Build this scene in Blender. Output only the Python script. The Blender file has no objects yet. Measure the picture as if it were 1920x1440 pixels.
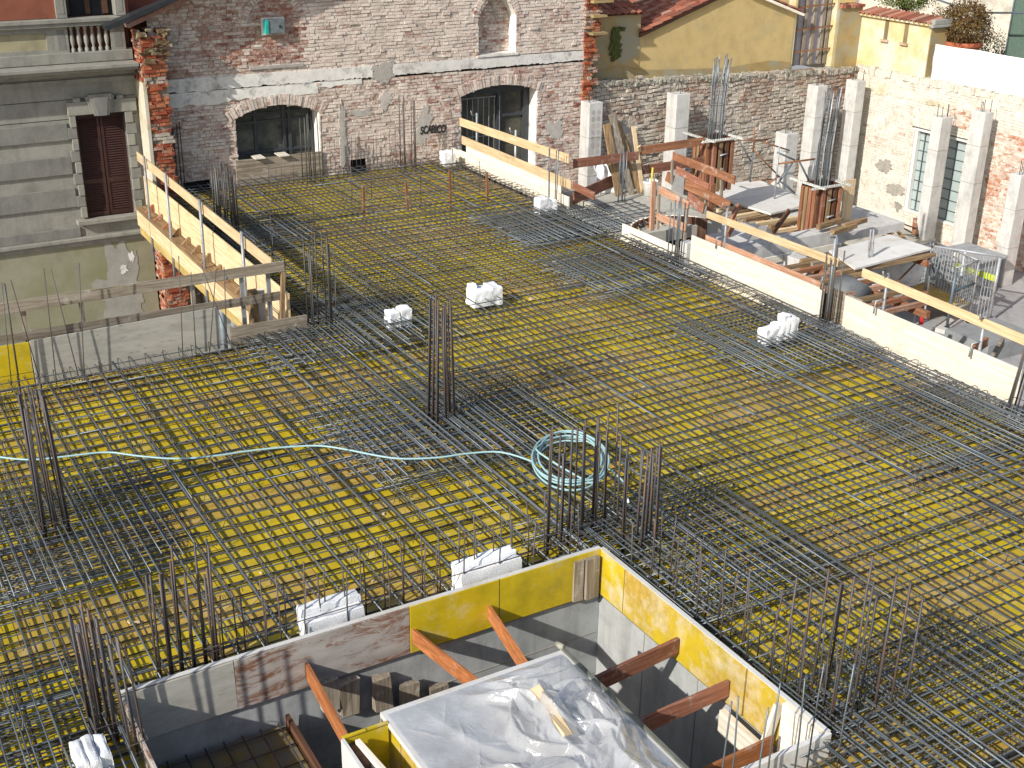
import bpy, math, random
import numpy as np
from mathutils import Vector, Matrix, noise as mn
random.seed(7)
R = random.Random(11)
S = bpy.context.scene
COL = S.collection
rad = math.radians
# ---------------------------------------------------------------- camera
F_PX, PITCH, YAW, ROLL, CAMH = 2316.64, 0.41125, 0.534201, -0.0152373, 7.0
FW = Vector((math.sin(YAW)*math.cos(PITCH), math.cos(YAW)*math.cos(PITCH), -math.sin(PITCH)))
_r = Vector((math.cos(YAW), -math.sin(YAW), 0)); _d = -_r.cross(FW)
RT = _r*math.cos(ROLL) + _d*math.sin(ROLL)
DN = -_r*math.sin(ROLL) + _d*math.cos(ROLL)
CAM = Vector((0, 0, CAMH))
cam = bpy.data.objects.new('camera', bpy.data.cameras.new('camera')); COL.objects.link(cam)
cam.data.sensor_width = 36; cam.data.lens = 36*F_PX/1920; cam.data.clip_end = 500; cam.data.clip_start = 0.1
M = Matrix(((RT.x, -DN.x, -FW.x, 0), (RT.y, -DN.y, -FW.y, 0), (RT.z, -DN.z, -FW.z, 0), (0, 0, 0, 1)))
M.translation = CAM; cam.matrix_world = M
S.camera = cam
# ---------------------------------------------------------------- sky and sun
SUNV = Vector((2.67, 1.0, -1.78)).normalized()
W = bpy.data.worlds.new('World'); S.world = W; W.use_nodes = True
sky = W.node_tree.nodes.new('ShaderNodeTexSky'); sky.sky_type = 'NISHITA'; sky.sun_disc = False
sky.sun_elevation = math.asin(-SUNV.z); sky.sun_rotation = math.atan2(-SUNV.x, -SUNV.y)
sky.air_density = 1.0; sky.dust_density = 1.5
bg = W.node_tree.nodes['Background']; bg.inputs['Strength'].default_value = 0.13
W.node_tree.links.new(sky.outputs[0], bg.inputs[0])
sl = bpy.data.lights.new('sun', 'SUN'); sl.energy = 4.8; sl.angle = rad(0.55); sl.color = (1, 0.955, 0.88)
so = bpy.data.objects.new('sun', sl); COL.objects.link(so); so.rotation_euler = SUNV.to_track_quat('-Z', 'Y').to_euler()
S.view_settings.view_transform = 'Standard'; S.view_settings.look = 'None'
S.view_settings.exposure = 0.16; S.view_settings.gamma = 1
# ---------------------------------------------------------------- measuring helpers: where a sight line meets a real plane
def _at(px, py, ax, v):
    d = FW + RT*((px-960)/F_PX) + DN*((py-720)/F_PX)
    return CAM + d*((v-CAM[ax])/d[ax])
def aX(px, py, x): return _at(px, py, 0, x)
def aY(px, py, y): return _at(px, py, 1, y)
def aZ(px, py, z=0.0): return _at(px, py, 2, z)
# ---------------------------------------------------------------- object helpers
def thing(name, label, cat, loc=(0, 0, 0), group=None):
    o = bpy.data.objects.new(name, None); o.empty_display_size = 0.1; COL.objects.link(o); o.location = loc
    o['label'] = label; o['category'] = cat; o['kind'] = 'thing'
    if group: o['group'] = group
    return o
def tag(o, label, cat, group=None):
    o['label'] = label; o['category'] = cat; o['kind'] = 'thing'
    if group: o['group'] = group
    return o
def worldloc(o):
    v = Vector((0, 0, 0))
    while o is not None: v += o.location; o = o.parent
    return v
class MB:
    def __init__(s): s.v = []; s.f = []; s.a = []; s.t = []
    def face(s, pts, a=0.5, t=0.5):
        n = len(s.v); s.v += [tuple(p) for p in pts]; s.f.append(tuple(range(n, n+len(pts)))); s.a.append(a); s.t.append(t)
    def hexa(s, p, a=0.5, t=0.5, back=True):   # p: 8 corners, 0-3 back loop, 4-7 front loop
        n = len(s.v); s.v += [tuple(q) for q in p]
        fs = [(4, 5, 6, 7), (0, 1, 5, 4), (1, 2, 6, 5), (2, 3, 7, 6), (3, 0, 4, 7)]
        if back: fs.append((3, 2, 1, 0))
        for f in fs: s.f.append(tuple(n+i for i in f)); s.a.append(a); s.t.append(t)
    def box(s, x0, x1, y0, y1, z0, z1, a=0.5, t=0.5, j=0):
        x0, x1 = min(x0, x1), max(x0, x1); y0, y1 = min(y0, y1), max(y0, y1); z0, z1 = min(z0, z1), max(z0, z1)
        p = [(x0, y0, z0), (x1, y0, z0), (x1, y1, z0), (x0, y1, z0), (x0, y0, z1), (x1, y0, z1), (x1, y1, z1), (x0, y1, z1)]
        if j: p = [(q[0]+R.uniform(-j, j), q[1]+R.uniform(-j, j), q[2]+R.uniform(-j, j)) for q in p]
        s.hexa([p[i] for i in (0, 1, 2, 3, 4, 5, 6, 7)], a, t); return s
    def beam(s, p, q, w, h, up=(0, 0, 1), a=0.5, j=0):   # board from p to q, width w sideways, h along up
        p = Vector(p); q = Vector(q); d = (q-p).normalized(); sd = d.cross(Vector(up))
        if sd.length < 1e-4: sd = d.cross(Vector((1, 0, 0)))
        sd.normalize(); u = sd.cross(d).normalized(); c = []
        for e in (p, q):
            c += [e-sd*w/2-u*h/2, e+sd*w/2-u*h/2, e+sd*w/2+u*h/2, e-sd*w/2+u*h/2]
        if j: c = [k+Vector([R.uniform(-j, j) for _ in range(3)]) for k in c]
        s.hexa(c, a); return s
    def tube(s, pts, r, n=6, cap=True):
        pts = [Vector(p) for p in pts]; base = len(s.v); L = len(pts)
        for i, p in enumerate(pts):
            d = (pts[min(i+1, L-1)]-pts[max(i-1, 0)]).normalized()
            x = d.cross(Vector((0.13, 0.21, 0.97)));
            if x.length < 0.2: x = d.cross(Vector((0, 1, 0.1)))
            x.normalize(); y = d.cross(x); rr = r[i] if isinstance(r, (list, tuple)) else r
            for k in range(n):
                a = 2*math.pi*k/n; s.v.append(tuple(p+x*math.cos(a)*rr+y*math.sin(a)*rr))
        for i in range(L-1):
            for k in range(n):
                a = base+i*n+k; b = base+i*n+(k+1) % n
                s.f.append((a, b, b+n, a+n)); s.a.append(0.5); s.t.append(0.5)
        if cap:
            s.f.append(tuple(base+k for k in range(n))[::-1]); s.a.append(0.5); s.t.append(0.5)
            s.f.append(tuple(base+(L-1)*n+k for k in range(n))); s.a.append(0.5); s.t.append(0.5)
        return s
    def lathe(s, c, prof, n=16):
        base = len(s.v)
        for r, z in prof:
            for k in range(n):
                a = 2*math.pi*k/n; s.v.append((c[0]+r*math.cos(a), c[1]+r*math.sin(a), c[2]+z))
        for i in range(len(prof)-1):
            for k in range(n):
                a = base+i*n+k; b = base+i*n+(k+1) % n
                s.f.append((a, b, b+n, a+n)); s.a.append(0.5); s.t.append(0.5)
        return s
    def grid(s, fn, nu, nv):
        base = len(s.v)
        for j in range(nv+1):
            for i in range(nu+1): s.v.append(tuple(fn(i/nu, j/nv)))
        for j in range(nv):
            for i in range(nu):
                a = base+j*(nu+1)+i; s.f.append((a, a+1, a+nu+2, a+nu+1)); s.a.append(0.5); s.t.append(0.5)
        return s
    def build(s, name, mat, parent=None, smooth=False, bevel=0, solid=0):
        o0 = worldloc(parent) if parent else Vector((0, 0, 0))
        me = bpy.data.meshes.new(name)
        me.from_pydata([(v[0]-o0.x, v[1]-o0.y, v[2]-o0.z) for v in s.v], [], s.f)
        if any(x != 0.5 for x in s.a) or any(x != 0.5 for x in s.t):
            at = me.attributes.new('rnd', 'FLOAT', 'FACE'); at.data.foreach_set('value', s.a)
            at = me.attributes.new('tone', 'FLOAT', 'FACE'); at.data.foreach_set('value', s.t)
        me.materials.append(mat)
        if smooth: me.polygons.foreach_set('use_smooth', [True]*len(me.polygons))
        me.update()
        o = bpy.data.objects.new(name, me); COL.objects.link(o)
        if parent: o.parent = parent
        if bevel:
            m = o.modifiers.new('bevel', 'BEVEL'); m.width = bevel; m.segments = 2; m.limit_method = 'ANGLE'
        if solid:
            m = o.modifiers.new('solid', 'SOLIDIFY'); m.thickness = solid
        return o
def struct(o): o['kind'] = 'structure'; return o
def copy_tree(o, parent=None):
    c = o.copy(); COL.objects.link(c); c.parent = parent
    for ch in list(o.children): copy_tree(ch, c)
    return c
# ---------------------------------------------------------------- material helpers
class N:
    def __init__(s, name, rough=0.8, metal=0.0, spec=0.3):
        s.m = bpy.data.materials.new(name); s.m.use_nodes = True; s.t = s.m.node_tree
        s.b = s.t.nodes['Principled BSDF']; s.b.inputs['Roughness'].default_value = rough
        s.b.inputs['Metallic'].default_value = metal; s.b.inputs['Specular IOR Level'].default_value = spec
        s.tc = s.t.nodes.new('ShaderNodeTexCoord')
        s.oi = s.t.nodes.new('ShaderNodeObjectInfo')
    def new(s, k): return s.t.nodes.new('ShaderNode'+k)
    def lk(s, a, b): s.t.links.new(a, b)
    def setv(s, sock, v):
        if isinstance(v, bpy.types.NodeSocket): s.lk(v, sock)
        elif isinstance(v, (tuple, list)) and len(v) == 3 and sock.type == 'RGBA': sock.default_value = (*v, 1)
        else: sock.default_value = v
    def vec(s, sc=(1, 1, 1), rnd=True, loc=(0, 0, 0)):
        mp = s.new('Mapping'); s.lk(s.tc.outputs['Object'], mp.inputs[0]); mp.inputs['Scale'].default_value = sc
        if rnd:
            k = s.new('VectorMath'); k.operation = 'SCALE'; k.inputs[0].default_value = (17, 31, 23); s.lk(s.oi.outputs['Random'], k.inputs['Scale'])
            s.lk(k.outputs[0], mp.inputs['Location'])
        else: mp.inputs['Location'].default_value = loc
        return mp.outputs[0]
    def noise(s, sc, det=5, vec=None, rough=0.6, dist=0, c=False):
        n = s.new('TexNoise'); n.inputs['Scale'].default_value = sc; n.inputs['Detail'].default_value = det
        n.inputs['Roughness'].default_value = rough; n.inputs['Distortion'].default_value = dist
        s.lk(vec if vec is not None else s.vec(), n.inputs['Vector'])
        return n.outputs['Color' if c else 'Fac']
    def ramp(s, fac, stops, const=False):
        r = s.new('ValToRGB'); e = r.color_ramp.elements
        if const: r.color_ramp.interpolation = 'CONSTANT'
        while len(e) < len(stops): e.new(0.5)
        for i, (p, c) in enumerate(stops):
            e[i].position = p; e[i].color = (*c, 1) if isinstance(c, (tuple, list)) else (c, c, c, 1)
        s.lk(fac, r.inputs[0]); return r.outputs[0]
    def mix(s, f, a, b, mode='MIX'):
        m = s.new('Mix'); m.data_type = 'RGBA'; m.blend_type = mode
        s.setv(m.inputs['Factor'], f); s.setv(m.inputs['A'], a); s.setv(m.inputs['B'], b); return m.outputs['Result']
    def math(s, op, a, b=0.0, cl=False):
        m = s.new('Math'); m.operation = op; m.use_clamp = cl; s.setv(m.inputs[0], a); s.setv(m.inputs[1], b); return m.outputs[0]
    def attr(s, n):
        a = s.new('Attribute'); a.attribute_name = n; return a.outputs['Fac']
    def col(s, c): s.setv(s.b.inputs['Base Color'], c)
    def bump(s, h, st=0.4, d=0.01):
        b = s.new('Bump'); b.inputs['Strength'].default_value = st; b.inputs['Distance'].default_value = d
        s.lk(h, b.inputs['Height']); s.lk(b.outputs[0], s.b.inputs['Normal'])
    def hsv(s, c, h=0.5, sa=1, v=1):
        n = s.new('HueSaturation'); s.setv(n.inputs['Hue'], h); s.setv(n.inputs['Saturation'], sa); s.setv(n.inputs['Value'], v); s.setv(n.inputs['Color'], c); return n.outputs[0]
def sc(c, k): return tuple(min(1, x*k) for x in c)
def simple(name, c, rough=0.7, metal=0, nz=6, var=0.35, bump=0.3, dirt=None, dsc=1.5, dth=(0.5, 0.7), spec=0.3):
    n = N(name, rough, metal, spec); a = n.noise(nz, 8)
    cc = n.ramp(a, [(0.25, sc(c, 1-var)), (0.5, c), (0.75, sc(c, 1+var*0.5))])
    if dirt: cc = n.mix(n.ramp(n.noise(dsc, 9, rough=0.7), [(dth[0], 0), (dth[1], 1)]), cc, dirt)
    cc = n.hsv(cc, v=n.math('ADD', n.math('MULTIPLY', n.oi.outputs['Random'], 0.25), 0.88))
    n.col(cc); n.bump(n.noise(nz*6, 6), bump, 0.01); return n.m
_w = {}
def wood(kind, ax):
    if (kind, ax) in _w: return _w[(kind, ax)]
    base = {'pale': ((0.7, 0.55, 0.35), (0.58, 0.43, 0.24)), 'cream': ((0.82, 0.78, 0.68), (0.74, 0.67, 0.54)), 'orange': ((0.36, 0.17, 0.085), (0.24, 0.1, 0.05)),
            'strut': ((0.5, 0.19, 0.065), (0.34, 0.12, 0.04)), 'red': ((0.34, 0.15, 0.095), (0.22, 0.09, 0.055)), 'grey': ((0.36, 0.31, 0.25), (0.22, 0.18, 0.13)), 'brown': ((0.16, 0.07, 0.035), (0.08, 0.04, 0.025)),
            'yellow': ((0.62, 0.48, 0.2), (0.45, 0.32, 0.1)), 'pink': ((0.5, 0.3, 0.2), (0.38, 0.2, 0.12)), 'tan': ((0.36, 0.24, 0.12), (0.2, 0.13, 0.07))}[kind]
    n = N('wood_'+kind+'_'+ax, 0.75); k = {'X': (1.2, 26, 26), 'Y': (26, 1.2, 26), 'Z': (26, 26, 1.2)}[ax]
    g = n.noise(1.0, 7, n.vec(k), 0.65, 0.6)
    c = n.ramp(g, [(0.3, sc(base[1], 0.75)), (0.45, base[1]), (0.62, base[0]), (0.8, sc(base[0], 1.12))])
    big = n.noise(2.2, 6, rough=0.7)
    c = n.mix(n.ramp(big, [(0.52, 0), (0.75, 0.55)]), c, sc(base[1], 0.6))
    if kind in ('cream', 'grey', 'pink', 'strut', 'red', 'orange'):
        c = n.mix(n.ramp(n.noise(5, 9, rough=0.75), [(0.56, 0), (0.68, 0.5)]), c, (0.6, 0.58, 0.53))
    c = n.hsv(c, v=n.math('ADD', n.math('MULTIPLY', n.oi.outputs['Random'], 0.35), 0.82))
    n.col(c); n.bump(g, 0.35, 0.004); _w[(kind, ax)] = n.m; return n.m
def concrete(name, c, stain=(0.25, 0.24, 0.22), sp=0.35):
    n = N(name, 0.85); a = n.noise(3, 10, rough=0.7); b = n.noise(14, 8)
    cc = n.ramp(a, [(0.3, sc(c, 0.72)), (0.5, c), (0.7, sc(c, 1.12))])
    cc = n.mix(n.ramp(n.noise(1.3, 7, rough=0.7), [(0.5, 0), (0.72, sp)]), cc, stain)
    cc = n.mix(n.ramp(b, [(0.62, 0), (0.7, 0.25)]), cc, sc(c, 0.45))
    if 'facade' in name or 'column' in name or 'shaft' in name: cc = n.mix(n.ramp(n.noise(1, 7, n.vec((5, 5, 0.5)), 0.7), [(0.48, 0), (0.75, 0.55)]), cc, sc(c, 0.5))
    n.col(cc); n.bump(b, 0.35, 0.006); return n.m
def steel(name, c, rust, amt, rough=0.5):
    n = N(name, rough, 0.25, 0.4); a = n.noise(3.5, 8, rough=0.7)
    cc = n.mix(n.ramp(a, [(0.5-amt*0.3, 0), (0.72-amt*0.3, 1)]), c, rust)
    cc = n.hsv(cc, v=n.math('ADD', n.math('MULTIPLY', n.oi.outputs['Random'], 0.5), 0.75))
    n.col(cc); n.bump(n.noise(90, 2), 0.3, 0.003); return n.m
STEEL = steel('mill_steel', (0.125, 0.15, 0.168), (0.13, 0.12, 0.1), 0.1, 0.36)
STEEL2 = steel('lower_steel', (0.075, 0.08, 0.08), (0.1, 0.075, 0.05), 0.25)  # dark tone: the shade on the lower mat is put into its colour
RUSTY = steel('rusty_steel', (0.075, 0.08, 0.088), (0.13, 0.075, 0.05), 0.25, 0.6)
GALV = steel('galvanised_tube', (0.36, 0.38, 0.4), (0.22, 0.17, 0.13), 0.1, 0.45)
RUSTT = steel('rusty_tube', (0.28, 0.2, 0.14), (0.25, 0.11, 0.05), 0.7, 0.7)
DARKT = steel('dark_tube', (0.12, 0.16, 0.19), (0.12, 0.1, 0.09), 0.1, 0.5)
CONC = concrete('column_concrete', (0.56, 0.55, 0.52), (0.42, 0.4, 0.37))
CONCL = concrete('sunlit_shaft_concrete', (0.4, 0.41, 0.4), (0.24, 0.25, 0.25), 0.5)  # copy of the shaft concrete for the right wall, sunlight painted in as lighter grey
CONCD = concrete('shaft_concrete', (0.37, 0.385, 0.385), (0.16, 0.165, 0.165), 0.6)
CONCF = concrete('yard_concrete', (0.33, 0.33, 0.33), (0.2, 0.2, 0.2))
SLABC = concrete('slab_concrete', (0.44, 0.42, 0.36), (0.3, 0.29, 0.26))
STONE = concrete('facade_stone', (0.27, 0.262, 0.225), (0.18, 0.18, 0.16), 0.6)
STONER = concrete('rough_facade_stone', (0.2, 0.196, 0.175), (0.14, 0.14, 0.13), 0.7)
def brickmat(name, cols, lime, mort, th=0.5, w=0.12, moss=None):
    n = N(name, 0.92); r = n.attr('rnd'); t = n.attr('tone')
    bc = n.ramp(r, [(0.0, cols[0]), (0.35, cols[1]), (0.7, cols[2]), (1.0, cols[3])])
    bc = n.mix(n.ramp(n.noise(9, 8, n.vec(rnd=False)), [(0.3, 0), (0.75, 0.6)]), bc, sc(cols[0], 0.6))
    ln = n.noise(8.5, 10, n.vec((1, 1, 1.8), False), 0.78, 0.4)
    k = n.math('ADD', ln, n.math('MULTIPLY', n.math('SUBTRACT', t, 0.5), 0.42))
    k = n.math('ADD', k, n.math('MULTIPLY', n.math('SUBTRACT', n.math('FRACT', n.math('MULTIPLY', r, 7.13)), 0.5), 0.14))
    lf = n.ramp(k, [(th-w/2, 0), (th+w/2, 1)])
    lc = n.ramp(n.noise(2.3, 8, n.vec(rnd=False), 0.7), [(0.3, sc(lime, 0.66)), (0.5, lime), (0.7, sc(lime, 1.22))])
    c = n.mix(lf, bc, lc)
    im = n.math('LESS_THAN', r, 0.0); c = n.mix(im, c, mort)
    if moss: c = n.mix(n.ramp(n.noise(0.9, 8, n.vec(rnd=False, loc=(3, 0, 1)), 0.75), [(0.6, 0), (0.7, 0.7)]), c, moss)
    n.col(c); n.bump(n.noise(38, 6, n.vec(rnd=False)), 0.7, 0.012); return n.m
BR = ((0.24, 0.09, 0.06), (0.36, 0.15, 0.1), (0.45, 0.23, 0.16), (0.42, 0.27, 0.2))
BRICK = brickmat('old_brick', BR, (0.67, 0.585, 0.51), (0.4, 0.34, 0.29), 0.49, 0.2, (0.16, 0.15, 0.08))
BRICKR = brickmat('red_brick', ((0.22, 0.05, 0.025), (0.38, 0.09, 0.04), (0.5, 0.17, 0.07), (0.4, 0.2, 0.12)), (0.42, 0.37, 0.3), (0.26, 0.2, 0.15), 0.56)
RUBBLE = brickmat('rubble_stone', ((0.28, 0.13, 0.08), (0.4, 0.24, 0.16), (0.42, 0.34, 0.26), (0.46, 0.4, 0.33)), (0.5, 0.45, 0.38), (0.27, 0.24, 0.2), 0.46, 0.2, (0.12, 0.11, 0.07))
BRICKW = brickmat('limed_brick', ((0.4, 0.12, 0.06), (0.5, 0.19, 0.1), (0.55, 0.27, 0.17), (0.55, 0.4, 0.3)), (0.66, 0.62, 0.53), (0.5, 0.45, 0.38), 0.41, 0.2)
# yellow shuttering panels: joints, worn tan panels, drips of dirt
def panelmat(name, sx, sy, worn=0.5, rot=False, plane='XY'):
    n = N(name, 0.45, 0, 0.4); v = n.tc.outputs['Object']
    if plane != 'XY':
        sp = n.new('SeparateXYZ'); n.lk(v, sp.inputs[0]); cb = n.new('CombineXYZ')
        n.lk(sp.outputs['X' if plane == 'XZ' else 'Y'], cb.inputs[0]); n.lk(sp.outputs['Z'], cb.inputs[1]); v = cb.outputs[0]
    b = n.new('TexBrick'); n.lk(v, b.inputs['Vector']); b.offset = 0.5
    b.inputs['Scale'].default_value = 1; b.inputs['Brick Width'].default_value = sx; b.inputs['Row Height'].default_value = sy
    b.inputs['Mortar Size'].default_value = 0.006; b.inputs['Color1'].default_value = (0, 0, 0, 1); b.inputs['Color2'].default_value = (1, 1, 1, 1)
    b.inputs['Mortar'].default_value = (0.5, 0.5, 0.5, 1)
    yel = n.ramp(n.noise(2.5, 6, n.vec(rnd=False)), [(0.3, (0.42, 0.31, 0.01)), (0.6, (0.6, 0.44, 0.014))])
    tan = n.ramp(n.noise(1, 7, n.vec((2, 14, 14), False)), [(0.35, (0.38, 0.24, 0.045)), (0.65, (0.52, 0.35, 0.08))])
    c = n.mix(n.math('MULTIPLY', n.ramp(n.math('ADD', n.math('MULTIPLY', b.outputs['Color'], 0.6), n.math('MULTIPLY', n.noise(0.8, 5, n.vec(rnd=False)), 0.8)), [(0.72-worn*0.2, 0), (0.86-worn*0.2, 1)]), 0.9), yel, tan)
    c = n.mix(n.ramp(n.noise(3.2, 9, n.vec(rnd=False, loc=(5, 2, 0)), 0.75), [(0.46 if worn > 0.6 else 0.53, 0), (0.66, 0.85 if worn > 0.6 else 0.4)]), c, (0.62, 0.54, 0.38))
    c = n.mix(n.ramp(n.noise(1.1, 7, n.vec(rnd=False, loc=(1, 7, 0)), 0.7), [(0.5, 0), (0.7, 0.5)]), c, (0.22, 0.19, 0.02))
    c = n.mix(n.math('MULTIPLY', b.outputs['Fac'], 0.8), c, (0.05, 0.04, 0.02))
    n.col(c); return n.m
DECKY = panelmat('yellow_shutter_panels', 2.0, 0.5, 0.0)
PANX = panelmat('yellow_board_far', 2.5, 0.62, 0.55, plane='XZ')
PANY = panelmat('yellow_board_side', 2.5, 0.62, 1.15, plane='YZ')
YELP = simple('yellow_plaster', (0.56, 0.42, 0.19), 0.9, nz=2.5, var=0.18, dirt=(0.38, 0.33, 0.2), dsc=0.9, dth=(0.52, 0.75))
YELB = simple('pale_yellow_plaster', (0.6, 0.5, 0.26), 0.9, nz=2, var=0.15, dirt=(0.6, 0.57, 0.47), dsc=1.0, dth=(0.45, 0.6))
OCHR = simple('stained_ochre_plaster', (0.36, 0.26, 0.11), 0.9, nz=2, var=0.3, dirt=(0.3, 0.28, 0.2), dsc=1.6, dth=(0.45, 0.6))
PLAST = simple('old_grey_plaster', (0.25, 0.24, 0.17), 0.92, nz=2, var=0.25, dirt=(0.2, 0.2, 0.11), dsc=0.8, dth=(0.45, 0.68))
LIMEP = simple('white_lime_band', (0.76, 0.74, 0.69), 0.9, nz=7, var=0.2, dirt=(0.38, 0.36, 0.33), dsc=3, dth=(0.52, 0.66))
SIDEP = simple('side_plaster', (0.62, 0.57, 0.46), 0.9, nz=3, var=0.2, dirt=(0.42, 0.36, 0.18), dsc=1.4, dth=(0.5, 0.66))
REDST = simple('red_stucco', (0.26, 0.09, 0.055), 0.9, nz=3, var=0.25)
SHUT = simple('maroon_paint', (0.05, 0.022, 0.018), 0.55, nz=8, var=0.3)
DARKF = simple('dark_frame_paint', (0.05, 0.055, 0.06), 0.5, nz=8)
DARKI = simple('dark_inside', (0.025, 0.025, 0.028), 0.9)
TERRA = simple('terracotta', (0.42, 0.12, 0.06), 0.8, nz=5)
WHITEB = simple('white_foam', (0.8, 0.81, 0.82), 0.9, nz=12, var=0.08, bump=0.9, dirt=(0.52, 0.52, 0.5), dsc=5, dth=(0.56, 0.72))
PANW = simple('worn_white_panel', (0.66, 0.65, 0.62), 0.6, nz=4, var=0.15, dirt=(0.5, 0.46, 0.38), dsc=2)
TARP = simple('white_tarpaulin', (0.82, 0.82, 0.83), 0.5, nz=3, var=0.05)
HOSE = simple('pale_blue_hose', (0.3, 0.46, 0.48), 0.4, nz=3, var=0.15)
GLASSB = simple('pale_glass_block', (0.38, 0.45, 0.44), 0.25, nz=9, var=0.1, spec=0.6)
WHITEP = simple('white_paint', (0.72, 0.72, 0.68), 0.6, nz=5, var=0.08)
LIMEY = simple('lime_yellow_paint', (0.62, 0.75, 0.03), 0.5, nz=5, var=0.08)
GRAFF = simple('black_spray', (0.02, 0.02, 0.022), 0.8)
BLUEPL = simple('grey_blue_pipe', (0.25, 0.31, 0.36), 0.5)
def n_stainboard():
    n = N('stained_board', 0.7); c = n.ramp(n.noise(1.6, 8, n.vec((1, 1, 3))), [(0.35, (0.3, 0.27, 0.24)), (0.6, (0.44, 0.4, 0.36))])
    c = n.mix(n.ramp(n.noise(1.0, 9, n.vec((2.2, 2.2, 7)), 0.8, 0.5), [(0.5, 0), (0.58, 0.9)]), c, (0.2, 0.085, 0.04)); n.col(c); n.bump(n.noise(20, 6), 0.3, 0.005); return n.m
STAINB = n_stainboard()
def n_panelgrey():
    n = N('grey_shutter_board', 0.6); c = n.ramp(n.noise(2, 9, n.vec((1, 4, 4)), 0.7), [(0.3, (0.3, 0.29, 0.25)), (0.6, (0.44, 0.42, 0.37)), (0.8, (0.5, 0.48, 0.43))])
    c = n.mix(n.ramp(n.noise(7, 7, n.vec((1, 3, 3))), [(0.62, 0), (0.7, 0.7)]), c, (0.16, 0.15, 0.13)); n.col(c); return n.m
GREYB = n_panelgrey()
def n_plastic():
    n = N('clear_plastic_sheet', 0.13, 0, 0.8); n.col(n.ramp(n.noise(3, 4), [(0.35, (0.4, 0.41, 0.43)), (0.7, (0.62, 0.64, 0.67))]))
    n.b.inputs['Coat Weight'].default_value = 1; n.b.inputs['Coat Roughness'].default_value = 0.05
    lw = n.new('LayerWeight'); lw.inputs[0].default_value = 0.35
    n.setv(n.b.inputs['Alpha'], n.ramp(lw.outputs['Facing'], [(0.0, 0.34), (0.45, 0.62), (1.0, 0.95)]))
    n.bump(n.noise(6, 4, dist=2.5), 0.35, 0.03); return n.m
PLASTIC = n_plastic()
def n_tile():
    n = N('clay_roof_tiles', 0.85); r = n.attr('rnd'); c = n.ramp(r, [(0, (0.17, 0.06, 0.04)), (0.4, (0.3, 0.1, 0.06)), (0.8, (0.4, 0.16, 0.1)), (1, (0.36, 0.22, 0.16))])
    c = n.mix(n.ramp(n.noise(4, 9, n.vec(rnd=False), 0.75), [(0.52, 0), (0.66, 0.7)]), c, (0.13, 0.1, 0.07)); n.col(c); n.bump(n.noise(30, 5), 0.4, 0.01); return n.m
TILE = n_tile()
# ================================================================ ground and the yellow deck
g = MB(); g.box(-60, 90, -40, 90, -3.5, -3.3); struct(g.build('ground', CONCF))
DZ = -0.22
PX0, PX1, PY0, PY1 = 1.6, 6.72, 5.97, 9.42
def on_deck(x, y):
    if PX0-0.03 < x < PX1+0.03 and PY0-0.03 < y < PY1+0.03: return False
    if -3 < x < 13.95 and 1.5 < y < 17.4: return True
    if 6.5 < x < 13.98 and 17.39 < y < 26.84: return True
    if 13.9 < x < 15.7 and 19.4 < y < 21.3: return True
    return False
d = MB()
for (x0, x1, y0, y1) in ((-3, PX0, 1.5, 17.42), (PX0, PX1, 1.5, PY0), (PX0, PX1, PY1, 17.42), (PX1, 13.97, 1.5, 17.42), (6.5, 13.97, 17.42, 26.86)):
    d.box(x0, x1, y0, y1, DZ-0.05, DZ)
struct(d.build('deck', DECKY))
g = MB(); g.box(13.975, 16.4, 19.25, 21.45, -0.34, -0.1); g.box(14.6, 16.9, 20.3, 22.6, -0.34, -0.06); struct(g.build('landing', SLABC))
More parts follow.
